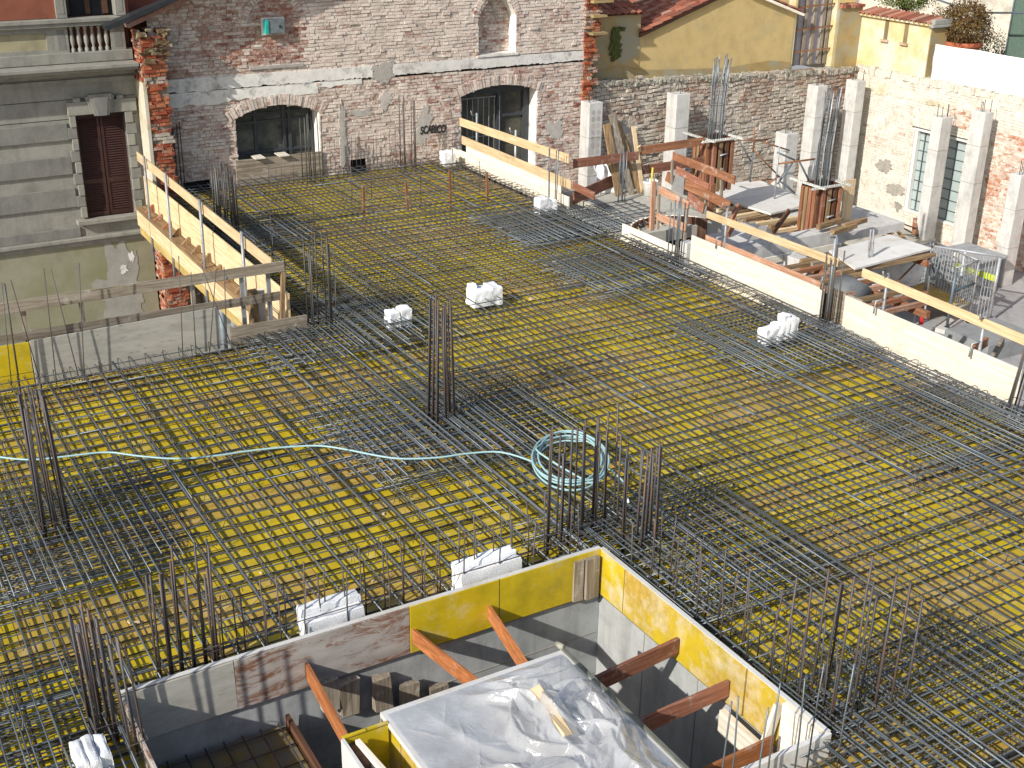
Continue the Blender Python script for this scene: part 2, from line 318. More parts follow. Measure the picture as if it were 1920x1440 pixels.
# ---------------------------------------------------------------- reinforcement mats
def intervals(f, a, b, st=0.05):
    out = []; s = None; t = a
    while t <= b+1e-6:
        i = f(t)
        if i and s is None: s = t
        if not i and s is not None: out.append((s, t-st)); s = None
        t += st
    if s is not None: out.append((s, b))
    return [(p, q) for p, q in out if q-p > 0.3]
def wob(axis, c, p, q, z, r, mb, amp=0.006):
    n = max(2, int((q-p)/1.3)+1); o1 = R.uniform(-amp, amp); sl = R.uniform(-0.003, 0.003); pts = []
    for i in range(n):
        t = p+(q-p)*i/(n-1); k = c+o1+sl*(t-(p+q)/2)+R.uniform(-0.003, 0.003); zz = z+R.uniform(-0.004, 0.006)
        pts.append((k, t, zz) if axis == 'Y' else (t, k, zz))
    mb.tube(pts, r, 5)
def mat_layer(root, name, axis, cs, z, r, mat, seed, lap=6.0, twin=0.15, sparse=False):
    """every line of bars is one part; past a hundred the smallest-looking go in one part"""
    R.seed(seed); lines = []; laps = []
    for c in cs:
        c += R.uniform(-0.018, 0.018)
        f = (lambda t: on_deck(c, t)) if axis == 'Y' else (lambda t: on_deck(t, c))
        if sparse and c < 17.4 and len(lines) % 2: lim = R.uniform(5.5, 10.5); f = (lambda t, lim=lim: t < lim and on_deck(t, c))
        for p, q in intervals(f, *((1.6, 26.82) if axis == 'Y' else (-2.5, 15.6))):
            mb = MB(); wob(axis, c, p+0.04, q-0.03, z+R.uniform(-0.004, 0.004), r, mb); lines.append((c if axis == 'X' else -q, mb))
            t = p+R.uniform(1, lap)
            while t < q-1:
                l = R.uniform(0.5, 3.5) if R.random() < twin*2 else 0
                if l:
                    m2 = MB(); wob(axis, c+R.choice((-1, 1))*r*2.4, t, min(q-0.04, t+l), z+.002, r, m2, .002); laps.append((c if axis == 'X' else t, m2))
                t += l+R.uniform(2, lap)
    for nm, L in ((name, lines), ('lap_bar', laps)):
        L.sort(key=lambda k: k[0]); keep, rest = L[:96], L[96:]
        for _, b in keep: b.build(nm, mat, root, smooth=True)
        if rest:
            m = MB()
            for _, b in rest:
                k = len(m.v); m.v += b.v; m.f += [tuple(i+k for i in f) for f in b.f]; m.a += b.a; m.t += b.t
            o = m.build(nm, mat, root, smooth=True); o['kind'] = 'stuff'
def fr(a, b, s):
    o = []
    while a < b: o.append(a); a += s
    return o
top = thing('upper_reinforcement_mat', 'upper mat of long grey steel bars tied over the whole yellow deck', 'steel mesh', (7, 12, -0.2))
mat_layer(top, 'long_bar', 'Y', fr(-1.2, 15.6, 0.245), 0.0, 0.0095, STEEL, 1)
mat_layer(top, 'cross_bar', 'X', fr(3.4, 26.8, 0.235), -0.02, 0.0085, STEEL, 2, sparse=True)
low = thing('lower_reinforcement_mat', 'lower mat of steel bars lying just above the yellow panels', 'steel mesh', (7, 12, -0.21))
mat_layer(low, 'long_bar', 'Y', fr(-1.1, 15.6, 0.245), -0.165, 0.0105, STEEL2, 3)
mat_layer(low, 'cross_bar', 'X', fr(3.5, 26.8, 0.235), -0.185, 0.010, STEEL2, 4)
# denser grids over the columns, one thing each
HEADS = [(6.8, 13.35, 1.5, 1.35, 'in the middle of the deck'), (1.7, 12.9, 1.3, 1.4, 'at the left edge of the picture'), (6.95, 17.3, 1.5, 1.3, 'beside the end of the short grey board'),
         (12.8, 17.5, 1.3, 1.2, 'where the curved stair formwork begins'), (12.9, 13.6, 1.3, 1.3, 'beside the gap between the two long pale edge boards'), (12.9, 9.9, 1.2, 1.2, 'at the near end of the last pale edge board'),
         (7.6, 9.2, 1.2, 1.3, 'at the far right corner of the shaft'), (7.9, 5.6, 1.4, 1.2, 'at the near right corner of the shaft'), (13.2, 20.7, 1.4, 1.2, 'at the end of the far railing'),
         (7.6, 23.0, 1.0, 1.2, 'at the far left beside the brick pier'), (0.9, 9.4, 0.9, 1.1, 'at the left corner of the shaft')]
for i, (x, y, a, b, w) in enumerate(HEADS):
    R.seed(50+i); t = thing('column_head_grid', 'dense square patch of extra bars '+w, 'steel grid', (x, y, -0.2), 'dense bar patches over the columns')
    for ax, cs, z, nm in (('Y', fr(x-a, x+a, 0.115), 0.017, 'long_bar'), ('X', fr(y-b, y+b, 0.115), -0.038, 'cross_bar'), ('X', fr(y-b+0.05, y+b, 0.13), -0.16, 'cross_bar')):
        for c in cs:
            c += R.uniform(-0.03, 0.03); lo, hi = ((y-b, y+b) if ax == 'Y' else (x-a, x+a)); lo += R.uniform(-0.3, 0.25); hi += R.uniform(-0.25, 0.3)
            if R.random() < 0.12: continue
            f = (lambda s: on_deck(c, s)) if ax == 'Y' else (lambda s: on_deck(s, c))
            iv = intervals(f, lo, hi)
            if not iv: continue
            for p, q in iv: m = MB(); wob(ax, c, p+0.03, q-0.03, z, 0.0085, m); m.build(nm, STEEL, t, smooth=True)
# strips of extra long bars along the column lines
t = thing('support_strip_bars', 'extra long bars laid side by side along the middle column line', 'steel bars', (6.8, 14, -0.2))
R.seed(77)
for c in fr(6.15, 7.7, 0.12):
    m = MB(); a = 10.2+R.uniform(-0.7, 0.7); wob('Y', c+R.uniform(-0.03, 0.03), a, a+R.uniform(5, 9), 0.012, 0.0085, m); m.build('bar', STEEL, t, smooth=True)
t = thing('edge_strip_bars', 'bunched bars running along the foot of the pale edge boards at right', 'steel bars', (13.5, 14, -0.2))
for k in range(16):
    m = MB(); a = 2.5+R.uniform(0, 14); wob('Y', 13.05+k*0.055, a, min(19, a+R.uniform(5, 8)), 0.02+0.02*(k % 2), 0.0085, m); m.build('bar', STEEL, t, smooth=True)
# hairpin stirrups along the right and far edges
t = thing('edge_stirrups', 'row of bent hairpin stirrups along the right edge of the deck', 'stirrups', (13.8, 18, -0.2))
R.seed(5); ys = [y for y in fr(8.2, 26.4, 0.19)]
for y in ys[:96]:
    if 18.2 < y < 21.6: continue
    y += R.uniform(-0.03, 0.03); l = R.uniform(-0.05, 0.05); h = R.uniform(0.02, 0.09)
    m = MB(); m.tube([(13.25, y, -0.15), (13.82, y+l*0.4, -0.15), (13.9, y+l, -0.1), (13.9, y+l, h-0.03), (13.84, y+l, h), (13.55, y+l+0.03, h-0.02), (13.2, y+0.04, 0.02)], 0.006, 4); m.build('stirrup', RUSTY, t, smooth=True)
t = thing('left_edge_stirrups', 'row of bent stirrups along the grey board at the left edge', 'stirrups', (3.5, 17.2, -0.2))
for x in fr(1.2, 6.4, 0.23):
    m = MB(); x += R.uniform(-0.04, 0.04); m.tube([(x, 16.6, -0.15), (x, 17.25, -0.15), (x, 17.33, -0.08), (x, 17.33, 0.03), (x, 17.22, 0.06), (x+0.03, 16.8, 0.03)], 0.006, 4); m.build('stirrup', STEEL2, t, smooth=True)
# tie wires and bar chairs: nobody could count them
m = MB(); R.seed(9)
for i in range(2300):
    x = R.uniform(0, 13.6); y = R.uniform(4.5, 26.5)
    if not on_deck(x, y): continue
    for k in range(R.choice((1, 2, 2, 3))):
        a = R.uniform(0, 6.28); l = R.uniform(0.03, 0.11)
        m.tube([(x, y, 0.0), (x+math.cos(a)*l*0.5, y+math.sin(a)*l*0.5, R.uniform(-0.08, 0.05)), (x+math.cos(a)*l, y+math.sin(a)*l, R.uniform(-0.17, 0.09))], 0.004, 3, False)
o = m.build('tie_wires', RUSTY); tag(o, 'scattered twisted tie wires and wire chairs on the steel mats', 'tie wires'); o['kind'] = 'stuff'
# ================================================================ upright bar cages
def cage(x, y, bars, h, label, mat=RUSTY, z0=-0.2, r=0.0115, lean=(0, 0), hv=0.08, taper=0.0, group='bundles of column starter bars', st=2, seed=1):
    R.seed(seed); t = thing('column_starter_cage', label, 'rebar cage', (x, y, z0), group)
    for dx, dy in bars:
        k = h*(1+R.uniform(-hv, hv)); lx = lean[0]+R.uniform(-0.02, 0.02)-dx*taper; ly = lean[1]+R.uniform(-0.02, 0.02)-dy*taper
        m = MB(); m.tube([(x+dx, y+dy, z0), (x+dx+lx*0.5+R.uniform(-.004, .004), y+dy+ly*0.5, z0+k*0.5), (x+dx+lx, y+dy+ly, z0+k)], r, 6); m.build('bar', mat, t, smooth=True)
    xs = [b[0] for b in bars]; ys = [b[1] for b in bars]
    for i in range(st):
        z = z0+0.16+i*0.1+R.uniform(0, .03); a, b, c, e = x+min(xs)-.012, x+max(xs)+.012, y+min(ys)-.012, y+max(ys)+.012
        m = MB(); m.tube([(a, c, z), (b, c, z+.01), (b, e, z), (a, e, z-.01), (a, c, z)], 0.005, 4); m.build('tie_ring', mat, t)
    return t
def ring(w, d, nx, ny):
    o = []
    for i in range(nx): o += [(-w/2+w*i/(nx-1), -d/2), (-w/2+w*i/(nx-1), d/2)]
    for j in range(1, ny-1): o += [(-w/2, -d/2+d*j/(ny-1)), (w/2, -d/2+d*j/(ny-1))]
    return o
dbl = lambda L: L+[(a+0.024, b+0.008) for a, b in L]
cage(6.8, 13.35, dbl(ring(0.26, 0.26, 3, 3)), 1.75, 'tall bundle of rusty starter bars in the middle of the deck', taper=0.25, seed=2)
cage(1.72, 12.9, dbl(ring(0.26, 0.24, 3, 3)), 1.72, 'leaning bundle of rusty starter bars beside the hose at the left edge', taper=0.3, lean=(-0.03, 0.05), seed=3)
cage(6.72, 17.35, [(-.17, -.1), (-.12, -.02), (-.17, .1), (-.09, .08), (.12, -.1), (.16, -.08), (.14, .1), (.19, .04), (.0, .1)], 1.55, 'group of starter bars beside the end of the short grey board', taper=0.0, mat=STEEL2, seed=4)
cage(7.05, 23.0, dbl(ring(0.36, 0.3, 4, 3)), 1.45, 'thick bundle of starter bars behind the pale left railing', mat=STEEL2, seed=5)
cage(6.85, 9.98, dbl([(-.5, -.05), (-.36, -.1), (-.2, .0), (-.08, -.08), (.06, .1), (.16, .0), (.24, .16), (.36, .1)])+[(-.28, .1), (-.02, .15), (.44, -.05), (.5, .1)], 1.42, 'row of dark starter bars behind the far corner of the shaft', taper=0.0, seed=6, hv=.12)
cage(7.2, 9.45, dbl([(-.1, .1), (-.04, .2), (0, -.1), (.1, .12), (.14, .02), (.2, -.1), (.26, .1)]), 1.25, 'group of starter bars to the right of the yellow shaft corner', seed=7, hv=.12)
cage(7.15, 6.2, [(-.3, .5), (-.2, .35), (-.1, .3), (0, .26), (.08, .28), (.13, .05), (.2, .0), (.27, -.12), (-.02, -.12), (-.12, 0), (.38, -.2), (.45, .05), (.5, -.25), (.3, .2)], 1.4, 'tall rusty starter bars at the near right corner of the shaft', seed=8, hv=.12, lean=(.07, .05))
cage(1.42, 9.15, dbl([(-.14, .12), (-.1, .05), (-.04, .14), (.0, .04), (-.12, -.12), (.02, -.1), (.06, .1)]), 1.3, 'crowded dark starter bars left of the stained shaft board', seed=9, lean=(-.03, .02))
cage(1.62, 8.85, [(-.1, .1), (-.06, -.05), (.0, -.1), (-.12, -.18), (-.03, .05)], 1.2, 'rusty starter bars at the near left side of the shaft', seed=10, lean=(-.05, 0))
cage(2.28, 9.6, dbl([(-.3, .05), (-.2, 0), (-.08, .1), (.02, .02), (.14, .06), (.22, .0), (.26, .1)]), 1.25, 'starter bars standing behind the left end of the stained board', seed=11, hv=.15)
cage(13.75, 17.45, [(-.1, -.1), (-.04, .1), (.02, -.12), (.09, .04), (.14, -.06), (.18, .1)], 1.35, 'starter bars beside the curved stair formwork', mat=STEEL, seed=12)
cage(13.88, 13.58, [(-.12, -.12), (-.06, .05), (.0, -.1), (.02, .12), (.1, 0), (.12, -.14), (.16, .1)], 1.35, 'starter bars in the gap between the two long edge boards', mat=STEEL2, seed=13)
cage(13.85, 9.85, [(-.14, -.02), (-.06, -.1), (.0, .1), (.06, -.14), (.1, .06), (.14, -.05)], 1.3, 'starter bars at the right edge of the picture', seed=14, lean=(.1, -.06))
cage(13.72, 21.65, [(-.06, 0), (-.02, .08), (.08, -.05), (.11, .04)], 1.3, 'pair of starter bars at the end of the far railing', mat=STEEL, seed=15)
cage(15.3, 21.35, [(-.1, -.05), (-.04, .05), (0, -.06), (.06, .05), (.1, 0)], 1.3, 'starter bars in front of the leaning planks', mat=STEEL, seed=16)
def ycage(pxs, y, ztop, label, seed, **k):
    xs = [aY(p, 290, y).x for p in pxs]; x0 = sum(xs)/len(xs)
    return cage(x0, y, [(x-x0, R.uniform(-.12, .12)) for x in xs], ztop+0.2, label, seed=seed, **k)
ycage([566, 572, 577, 581, 586, 592, 598, 603], 26.35, 1.4, 'bundle of tall bars in front of the wide wall window', 21, mat=STEEL2, st=1)
ycage([751, 757, 760, 769, 774, 783], 26.4, 1.5, 'tall bars against the brick wall left of the written word', 22, mat=RUSTY, st=1)
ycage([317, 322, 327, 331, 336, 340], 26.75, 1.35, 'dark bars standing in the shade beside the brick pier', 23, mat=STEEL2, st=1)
def row(pxs, y, hpx, name, label, cat, mat=RUSTY, r=0.006, group=None):
    t = thing(name, label, cat, (aY(pxs[0], 290, y).x, y, -0.2), group)
    for i, p in enumerate(pxs):
        b = aY(p, 300, y); m = MB(); h = hpx*R.uniform(.75, 1.15)
        m.tube([(b.x, y+R.uniform(-.05, .05), -.2), (b.x+R.uniform(-.02, .02), y, h)], r, 5); m.build('bar', mat, t, smooth=True)
row([620, 629, 651, 660, 668, 676, 688, 702, 707, 716, 724, 731, 741], 26.65, 0.72, 'wall_starter_row', 'row of thin starter bars between the window and the tall bars', 'rebar row')
row([503, 515, 526, 548], 26.3, 0.3, 'wall_starter_row', 'short bars in front of the timber board under the wall window', 'rebar row')
# long thin bars round the shaft
def shaft_row(pts, label, h, seed, mat=RUSTY):
    R.seed(seed); t = thing('shaft_starter_row', label, 'rebar row', (pts[0][0], pts[0][1], -0.2), 'rows of thin bars round the shaft')
    for x, y in pts:
        m = MB(); k = h*R.uniform(.82, 1.12); m.tube([(x, y, -.2), (x+R.uniform(-.01, .01), y, -.2+k*.5), (x+R.uniform(-.025, .025), y+R.uniform(-.02, .02), -.2+k)], 0.0078, 5); m.build('bar', mat, t, smooth=True)
    return t
shaft_row([(2.55+i*0.213+R.uniform(-.02, .02), 9.55+(0.14 if i % 2 else 0)) for i in range(20)]+[(2.62+i*.21, 9.72) for i in range(18)], 'row of thin vertical bars along the far board of the shaft', 0.84, 31)
m = MB(); m.tube([(2.4, 9.56, 0.16), (4.5, 9.57, 0.15), (6.6, 9.55, 0.17)], 0.006, 5); o = m.build('tie_bar', RUSTY, None); tag(o, 'horizontal bar tied along the thin bars behind the far shaft board', 'rebar')
shaft_row([(6.86+(0.14 if i % 2 else 0), 9.05-i*0.185+R.uniform(-.03, .03)) for i in range(17)]+[(7.12, 8.9-i*.2) for i in range(14)], 'row of thin rusty bars along the right side of the shaft', 0.86, 32)
shaft_row([(x, 5.78+(i % 2)*.1) for i, x in enumerate((6.7, 6.45, 6.2, 6.0, 5.8, 5.6, 5.4))], 'long thin bars in front of the near shaft board', 1.1, 33, STEEL)
shaft_row([(x, y) for x, y in ((.35, 9.6), (.75, 9.4), (1.0, 9.0), (.2, 8.9))], 'short angled bars left of the crowded starter bars', 0.3, 34)
# left deck edge: thin leaning bars
R.seed(41)
t = thing('edge_starter_row', 'thin leaning bars along the grey board at the left deck edge', 'rebar row', (3, 17.25, -.2))
for a, b, mt in (((3, 530), (20, 705), STEEL2), ((8, 532), (35, 712), STEEL2), ((20, 525), (68, 690), RUSTY), ((82, 503), (103, 690), RUSTY), ((95, 503), (140, 678), RUSTY), ((148, 493), (157, 680), RUSTY), ((335, 480), (342, 642), RUSTY), ((358, 510), (366, 636), RUSTY), ((405, 505), (395, 634), RUSTY), ((420, 500), (425, 628), RUSTY), ((378, 500), (425, 625), RUSTY)):
    p = aY(*a, 17.3); q = aY(*b, 17.3); d_ = (p-q).normalized(); q = q-d_*((q.z+.2)/d_.z); m = MB(); m.tube([q, (p+q)/2, p], 0.014 if a[0] in (8,) else .0075, 5); m.build('bar', mt, t, smooth=True)
# pegs and rods on the far part of the deck
R.seed(42)
for px, y0, y1, w in ((682, 368, 400, 'leftmost'), (765, 357, 388, 'second from left'), (845, 337, 382, 'tallest, third from left'), (914, 338, 370, 'rightmost')):
    b = aZ(px, y1, -.1); h = (y1-y0)/70
    m = MB(); m.beam((b.x, b.y, -.2), (b.x+R.uniform(-.04, .05), b.y, h), .05, .03, (0, 1, 0)); o = m.build('timber_peg', wood('orange', 'Z')); tag(o, 'small timber peg standing in the far mesh, '+w, 'peg', 'timber pegs on the far deck')
for px, y0, y1, w in ((660, 335, 385, 'leftmost'), (697, 320, 372, 'second from left'), (788, 318, 360, 'between the second and third pegs'), (850, 295, 340, 'beside the tallest peg'), (899, 317, 352, 'right of the tallest peg'), (590, 380, 430, 'nearest the left column bars')):
    b = aZ(px, y1, -.1); m = MB(); m.tube([(b.x, b.y, -.2), (b.x+R.uniform(-.02, .02), b.y, (y1-y0)/68)], .008, 5); o = m.build('level_rod', RUSTY, None, True); tag(o, 'thin upright rod in the far mesh, '+w, 'rod', 'thin rods on the far deck')
# rods on the near left mesh shaded by the left railing
t = thing('rod_row', 'thin upright rods in the shade behind the pale left railing', 'rebar row', (7.4, 20, -.2))
for x, y, h in ((7.35, 21.3, .75), (7.5, 19.6, .5), (7.4, 18.4, .85), (7.15, 18.7, 1.2), (6.9, 19.4, .5), (7.05, 20.4, .6), (7.2, 17.9, .5), (6.8, 21.8, .5)):
    m = MB(); m.tube([(x, y, -.2), (x+.02, y, h)], .008, 5); m.build('rod', RUSTY, t, True)
# ================================================================ white blocks
def wblock(x, y, z, L, D, Hh, pieces, label, seed, rot=0):
    R.seed(seed); t = thing('foam_block', label, 'foam block', (x, y, z), 'white blocks sitting in the steel mesh'); t.rotation_euler.z = 0
    for (u0, u1, v0, v1, w0, w1) in pieces:
        m = MB(); a0, a1 = x-L/2+u0*L, x-L/2+u1*L; b0, b1 = y-D/2+v0*D, y-D/2+v1*D; c0, c1 = z+w0*Hh, z+w1*Hh
        n = 9; dims = (a1-a0, b1-b0, c1-c0); sd = R.uniform(0, 50)
        def fn(face):
            def f(u, v):
                p = {0: (u, v, 1), 1: (u, 0, v), 2: (1, u, v), 3: (1-u, 1, v), 4: (0, 1-u, v)}[face]
                q = Vector((a0+p[0]*dims[0], b0+p[1]*dims[1], c0+p[2]*dims[2]))
                e = min(min(p[0], 1-p[0])*dims[0], min(p[1], 1-p[1])*dims[1]) if face == 0 else (1-p[2])*dims[2]
                k = mn.noise(q*9+Vector((sd, 0, 0)))*0.022+mn.noise(q*25)*0.008
                c = Vector(((a0+a1)/2, (b0+b1)/2, (c0+c1)/2)); dr = (q-c).normalized()
                return q+dr*(k-(0.012 if e < 0.012 else 0))
            return f
        for face in range(5): m.grid(fn(face), n, n)
        m.build('block_piece', WHITEB, t, smooth=True)
wblock(7.93, 17.05, -.15, .38, .24, .3, [(0, .47, 0, 1, 0, .9), (.53, 1, 0, 1, 0, 1)], 'small split white block beside the long bars left of centre', 1)
wblock(9.66, 17.3, -.15, .53, .32, .33, [(0, .62, 0, 1, 0, .85), (.63, 1, 0, 1, 0, .95), (0, .22, .5, .9, .86, 1.12)], 'larger white block with a broken top in the far middle of the deck', 2)
wblock(12.88, 13.55, -.12, .66, .2, .32, [(0, .35, 0, 1, 0, .8), (.35, .7, 0, 1, 0, .95), (.7, 1, 0, 1, 0, 1.15), (.55, .75, .1, .9, .95, 1.35)], 'jagged white block near the gap in the edge boards', 3)
wblock(5.44, 9.66, -.18, .72, .24, .35, [(0, 1, 0, .42, 0, .95), (0, 1, .44, 1, 0, 1.05)], 'large grooved white block behind the yellow shaft board', 4)
wblock(3.7, 9.68, -.18, .66, .26, .36, [(0, .96, 0, .5, 0, .82), (.04, 1, .52, 1, 0, 1)], 'large white block with chips on top behind the stained shaft board', 5)
wblock(1.18, 8.72, -.16, .28, .36, .3, [(0, .33, 0, 1, 0, 1), (.34, .66, 0, 1, 0, 1), (.67, 1, .1, 1, 0, .96)], 'white block of small cubes at the lower left corner', 6)
wblock(13.55, 26.1, -.1, .3, .28, .36, [(0, 1, 0, 1, 0, 1)], 'single white block against the back wall under the written word', 7)
wblock(13.5, 21.55, -.12, .42, .26, .34, [(0, .6, 0, 1, 0, 1), (.62, 1, 0, 1, 0, .85)], 'white block at the near end of the far railing', 8)
# ================================================================ hose
pts = [aZ(*p, 0.035) for p in [(-30, 850), (0, 857), (60, 862), (130, 855), (200, 848), (260, 855), (330, 860), (400, 855), (470, 845), (540, 838), (600, 836), (650, 843), (700, 853), (750, 860), (820, 858), (880, 850), (940, 848), (1000, 866)]]
coil = []; R.seed(3); c0 = aZ(1068, 868, 0.06)
ex = (aZ(1140, 862, .06)-aZ(998, 858, .06))/2; ey = (aZ(1070, 816, .06)-aZ(1076, 922, .06))/2
for i in range(108):
    a = math.pi*1.08+i*2*math.pi/18; k = R.uniform(.8, 1.04) if i % 6 == 0 else k; k2 = 0.74+0.26*abs(math.sin(i*0.085))
    coil.append(c0+ex*math.cos(a)*k2*(1+.05*math.sin(i*.21))+ey*math.sin(a)*(k2+.04)*k+Vector((0, 0, i*0.0009)))
tail = [aZ(*p, 0.05) for p in [(1110, 905), (1138, 880), (1155, 890), (1170, 905), (1172, 920), (1170, 930)]]
def smooth(P, n=4):
    o = []
    for i in range(len(P)-1):
        p0, p1, p2, p3 = P[max(i-1, 0)], P[i], P[i+1], P[min(i+2, len(P)-1)]
        for k in range(n):
            t = k/n; o.append(0.5*((2*p1)+(p2-p0)*t+(2*p0-5*p1+4*p2-p3)*t*t+(3*p1-p0-3*p2+p3)*t**3))
    return o+[P[-1]]
h = thing('water_hose', 'pale blue hose lying across the mesh and coiled behind the shaft', 'hose', c0)
m = MB(); m.tube(smooth(pts+coil+tail), 0.0125, 7); m.build('tube', HOSE, h, True)
e = tail[-1]; m = MB(); m.tube([e+Vector((0, 0, 0)), e+Vector((-.01, -.06, 0)), e+Vector((-.03, -.14, -.01))], [.014, .026, .012], 7); m.build('nozzle', WHITEB, h, True)

# offcuts, chips and scraps fallen between the bars
m = MB(); R.seed(19)
for i in range(260):
    x = R.uniform(0, 13.6); y = R.uniform(4.5, 26.5)
    if not on_deck(x, y): continue
    a = R.uniform(0, 3.1); l = R.uniform(.02, .09); m.beam((x, y, DZ+.012), (x+math.cos(a)*l, y+math.sin(a)*l, DZ+.012), R.uniform(.01, .035), .014)
o = m.build('wood_chips', simple('pale_chips', (.6, .52, .38), .9, nz=9)); tag(o, 'pale wood chips and scraps scattered on the yellow panels', 'wood chips'); o['kind'] = 'stuff'
# ================================================================ brickwork made of single bricks
def brickwork(name, mat, parent, P, u0, u1, v0, v1, inside, tone, seed, rowh=0.074, L=(0.235, 0.115), prot=0.02, jit=0.004, miss=0.02, gap=0.012, wave=0.01, depth=0.0):
    """inside(u,v) -> bool, tone(u,v) -> 0..1 amount of lime; mortar bed faces carry rnd = -1"""
    R.seed(seed); m = MB(); rows = int((v1-v0)/rowh)
    for j in range(rows):
        vc = v0+(j+.5)*rowh; a = v0+j*rowh; b = a+rowh; s = None; iv = []; u = u0
        while u <= u1+.03:
            i = u <= u1 and inside(u, vc)
            if i and s is None: s = u
            if not i and s is not None: iv.append((s, min(u, u1))); s = None
            u += .03
        for p, q in iv:
            if q-p < .03: continue
            n = max(1, int((q-p)/1.2))
            for k in range(n):
                x0, x1 = p+(q-p)*k/n, p+(q-p)*(k+1)/n
                m.face([P(x0, a, 0), P(x1, a, 0), P(x1, b, 0), P(x0, b, 0)], -1.0, .4)
            x = p-R.uniform(0, .15)
            while x < q:
                l = R.choice(L)*R.uniform(.85, 1.12); e = min(q, x+l); x0 = max(p, x); x = x+l+gap
                if e-x0 < .03 or R.random() < miss: continue
                um = (x0+e)/2; w = wave*math.sin(um*1.7+j*.4)+wave*.6*math.sin(um*4.1+j); lo = a+gap*.5+w; hi = b-gap*.5+w
                d = R.uniform(.1, 1)*prot*(1.6 if R.random() < .08 else 1); c = []
                for dd in (-.01, d):
                    for (uu, vv) in ((x0, lo), (e, lo), (e, hi), (x0, hi)):
                        c.append(P(uu+R.uniform(-jit, jit), vv+R.uniform(-jit, jit), dd+(R.uniform(-jit, jit) if dd > 0 else 0)))
                m.hexa(c, R.uniform(0.001, 1), min(1, max(0, tone(um, vc)+R.uniform(-.12, .12))), back=False)
    return m.build(name, mat, parent)
def arch(u, v, x0, x1, z0, zs, rise):   # inside an opening with a segmental head
    if not (x0 < u < x1) or v < z0: return False
    k = (u-(x0+x1)/2)/((x1-x0)/2); return v < zs+rise*(1-k*k)
def reveal(name, mat, parent, x0, x1, z0, zs, rise, y0, y1, t=0.03, n=12, sides=(1, 1)):
    m = MB()
    if sides[0]: m.box(x0-t, x0, y0, y1, z0, zs)
    if sides[1]: m.box(x1, x1+t, y0, y1, z0, zs)
    for i in range(n):
        a, b = x0+(x1-x0)*i/n, x0+(x1-x0)*(i+1)/n; f = lambda u: zs+rise*(1-((u-(x0+x1)/2)/((x1-x0)/2))**2)
        m.hexa([(a, y0, f(a)), (b, y0, f(b)), (b, y1, f(b)), (a, y1, f(a)), (a, y0, f(a)+t), (b, y0, f(b)+t), (b, y1, f(b)+t), (a, y1, f(a)+t)])
    m.box(x0, x1, y0, y1, z0-t, z0); return m.build(name, mat, parent)
# ================================================================ the brick gable at the back
GY = 26.9
gab = thing('brick_gable_wall', 'tall limewashed brick gable wall behind the far end of the deck', 'brick wall', (12, GY, -3.3))
W1 = (8.62, 10.62, .02, 1.32, .24); D1 = (14.33, 16.5, -1.6, 1.36, .2); N1 = (14.8, 15.86, 2.31, 3.2, .5); BA = (9.05, 10.3, 2.45, 3.3, .6)
def g_in(u, v):
    if v > 3.56+(u-6.52)*.31-.02: return False
    if arch(u, v, *W1) or arch(u, v, *D1) or arch(u, v, *N1): return False
    if 11.35 < u < 11.75 and -.35 < v < .1: return False
    if 7.35 < u < 7.95 and -.35 < v < .06: return False
    if 1.99 < v < 2.28 and not (12.0 < u < 12.55): return False
    return True
def ns(u, v, s, o): return mn.noise(Vector((u*s, v*s, o)))
def g_tone(u, v):
    if arch(u, v, *BA): return .36
    if arch(u, v, BA[0]-.12, BA[1]+.12, BA[2], BA[3], BA[4]+.14): return .5
    b = .66+ns(u, v, .9, 3)*.22+ns(u, v, 3, 5)*.2
    if v > 2.2: b = .52+.28*min(1, max(0, (u-8)/3))-.12*max(0, (u-15.5)/2.4)+ns(u, v, 1.1, 9)*.3
    for (x0, x1, z0, zs, r) in (W1, D1, N1):
        if arch(u, v, x0-.13, x1+.13, z0, zs, r+.14): b = min(b, .62)
    if u > 16.6 and v < 1.4: b = .62+ns(u, v, 1.8, 2)*.3
    return b
brickwork('brickwork', BRICK, gab, lambda u, v, d: (u, GY-d, v), 6.9, 17.9, -3.3, 6.4, g_in, g_tone, 101, prot=.024)
m = MB(); m.box(6.6, 17.9, GY+.45, GY+.6, -3.3, 6.5); m.build('wall_core', BRICK, gab)
for i, (a, b) in enumerate(((7.08, 12.0), (12.52, 17.88))):
    m = MB(); n = int((b-a)/.06); R.seed(60+i)
    for k in range(n):
        x0, x1 = a+(b-a)*k/n, a+(b-a)*(k+1)/n; lo = 2.0+.035*mn.noise(Vector((x0*2.3, i, 0)))+R.uniform(-.012, .015); hi = 2.285-.005*(x0-7)+R.uniform(-.004, .004)
        m.hexa([(x0, GY-.004, lo), (x1, GY-.004, lo), (x1, GY-.004, hi), (x0, GY-.004, hi), (x0, GY-.036, lo), (x1, GY-.036, lo), (x1, GY-.034, hi), (x0, GY-.034, hi)])
    m.build('lime_band', LIMEP, gab)
m = MB()
for k in range(110):   # smear of old plaster under the band
    x0 = 7.1+k*.042; w = 1.72+.16*mn.noise(Vector((x0*1.3, 4, 0)))+.05*mn.noise(Vector((x0*6, 1, 0)))+(.14 if x0 > 10.6 else 0)
    m.hexa([(x0, GY-.01, w), (x0+.042, GY-.01, w), (x0+.042, GY-.01, 1.985), (x0, GY-.01, 1.985), (x0, GY-.026, w), (x0+.042, GY-.026, w), (x0+.042, GY-.024, 1.985), (x0, GY-.024, 1.985)])
m.build('plaster_patch', LIMEP, gab)
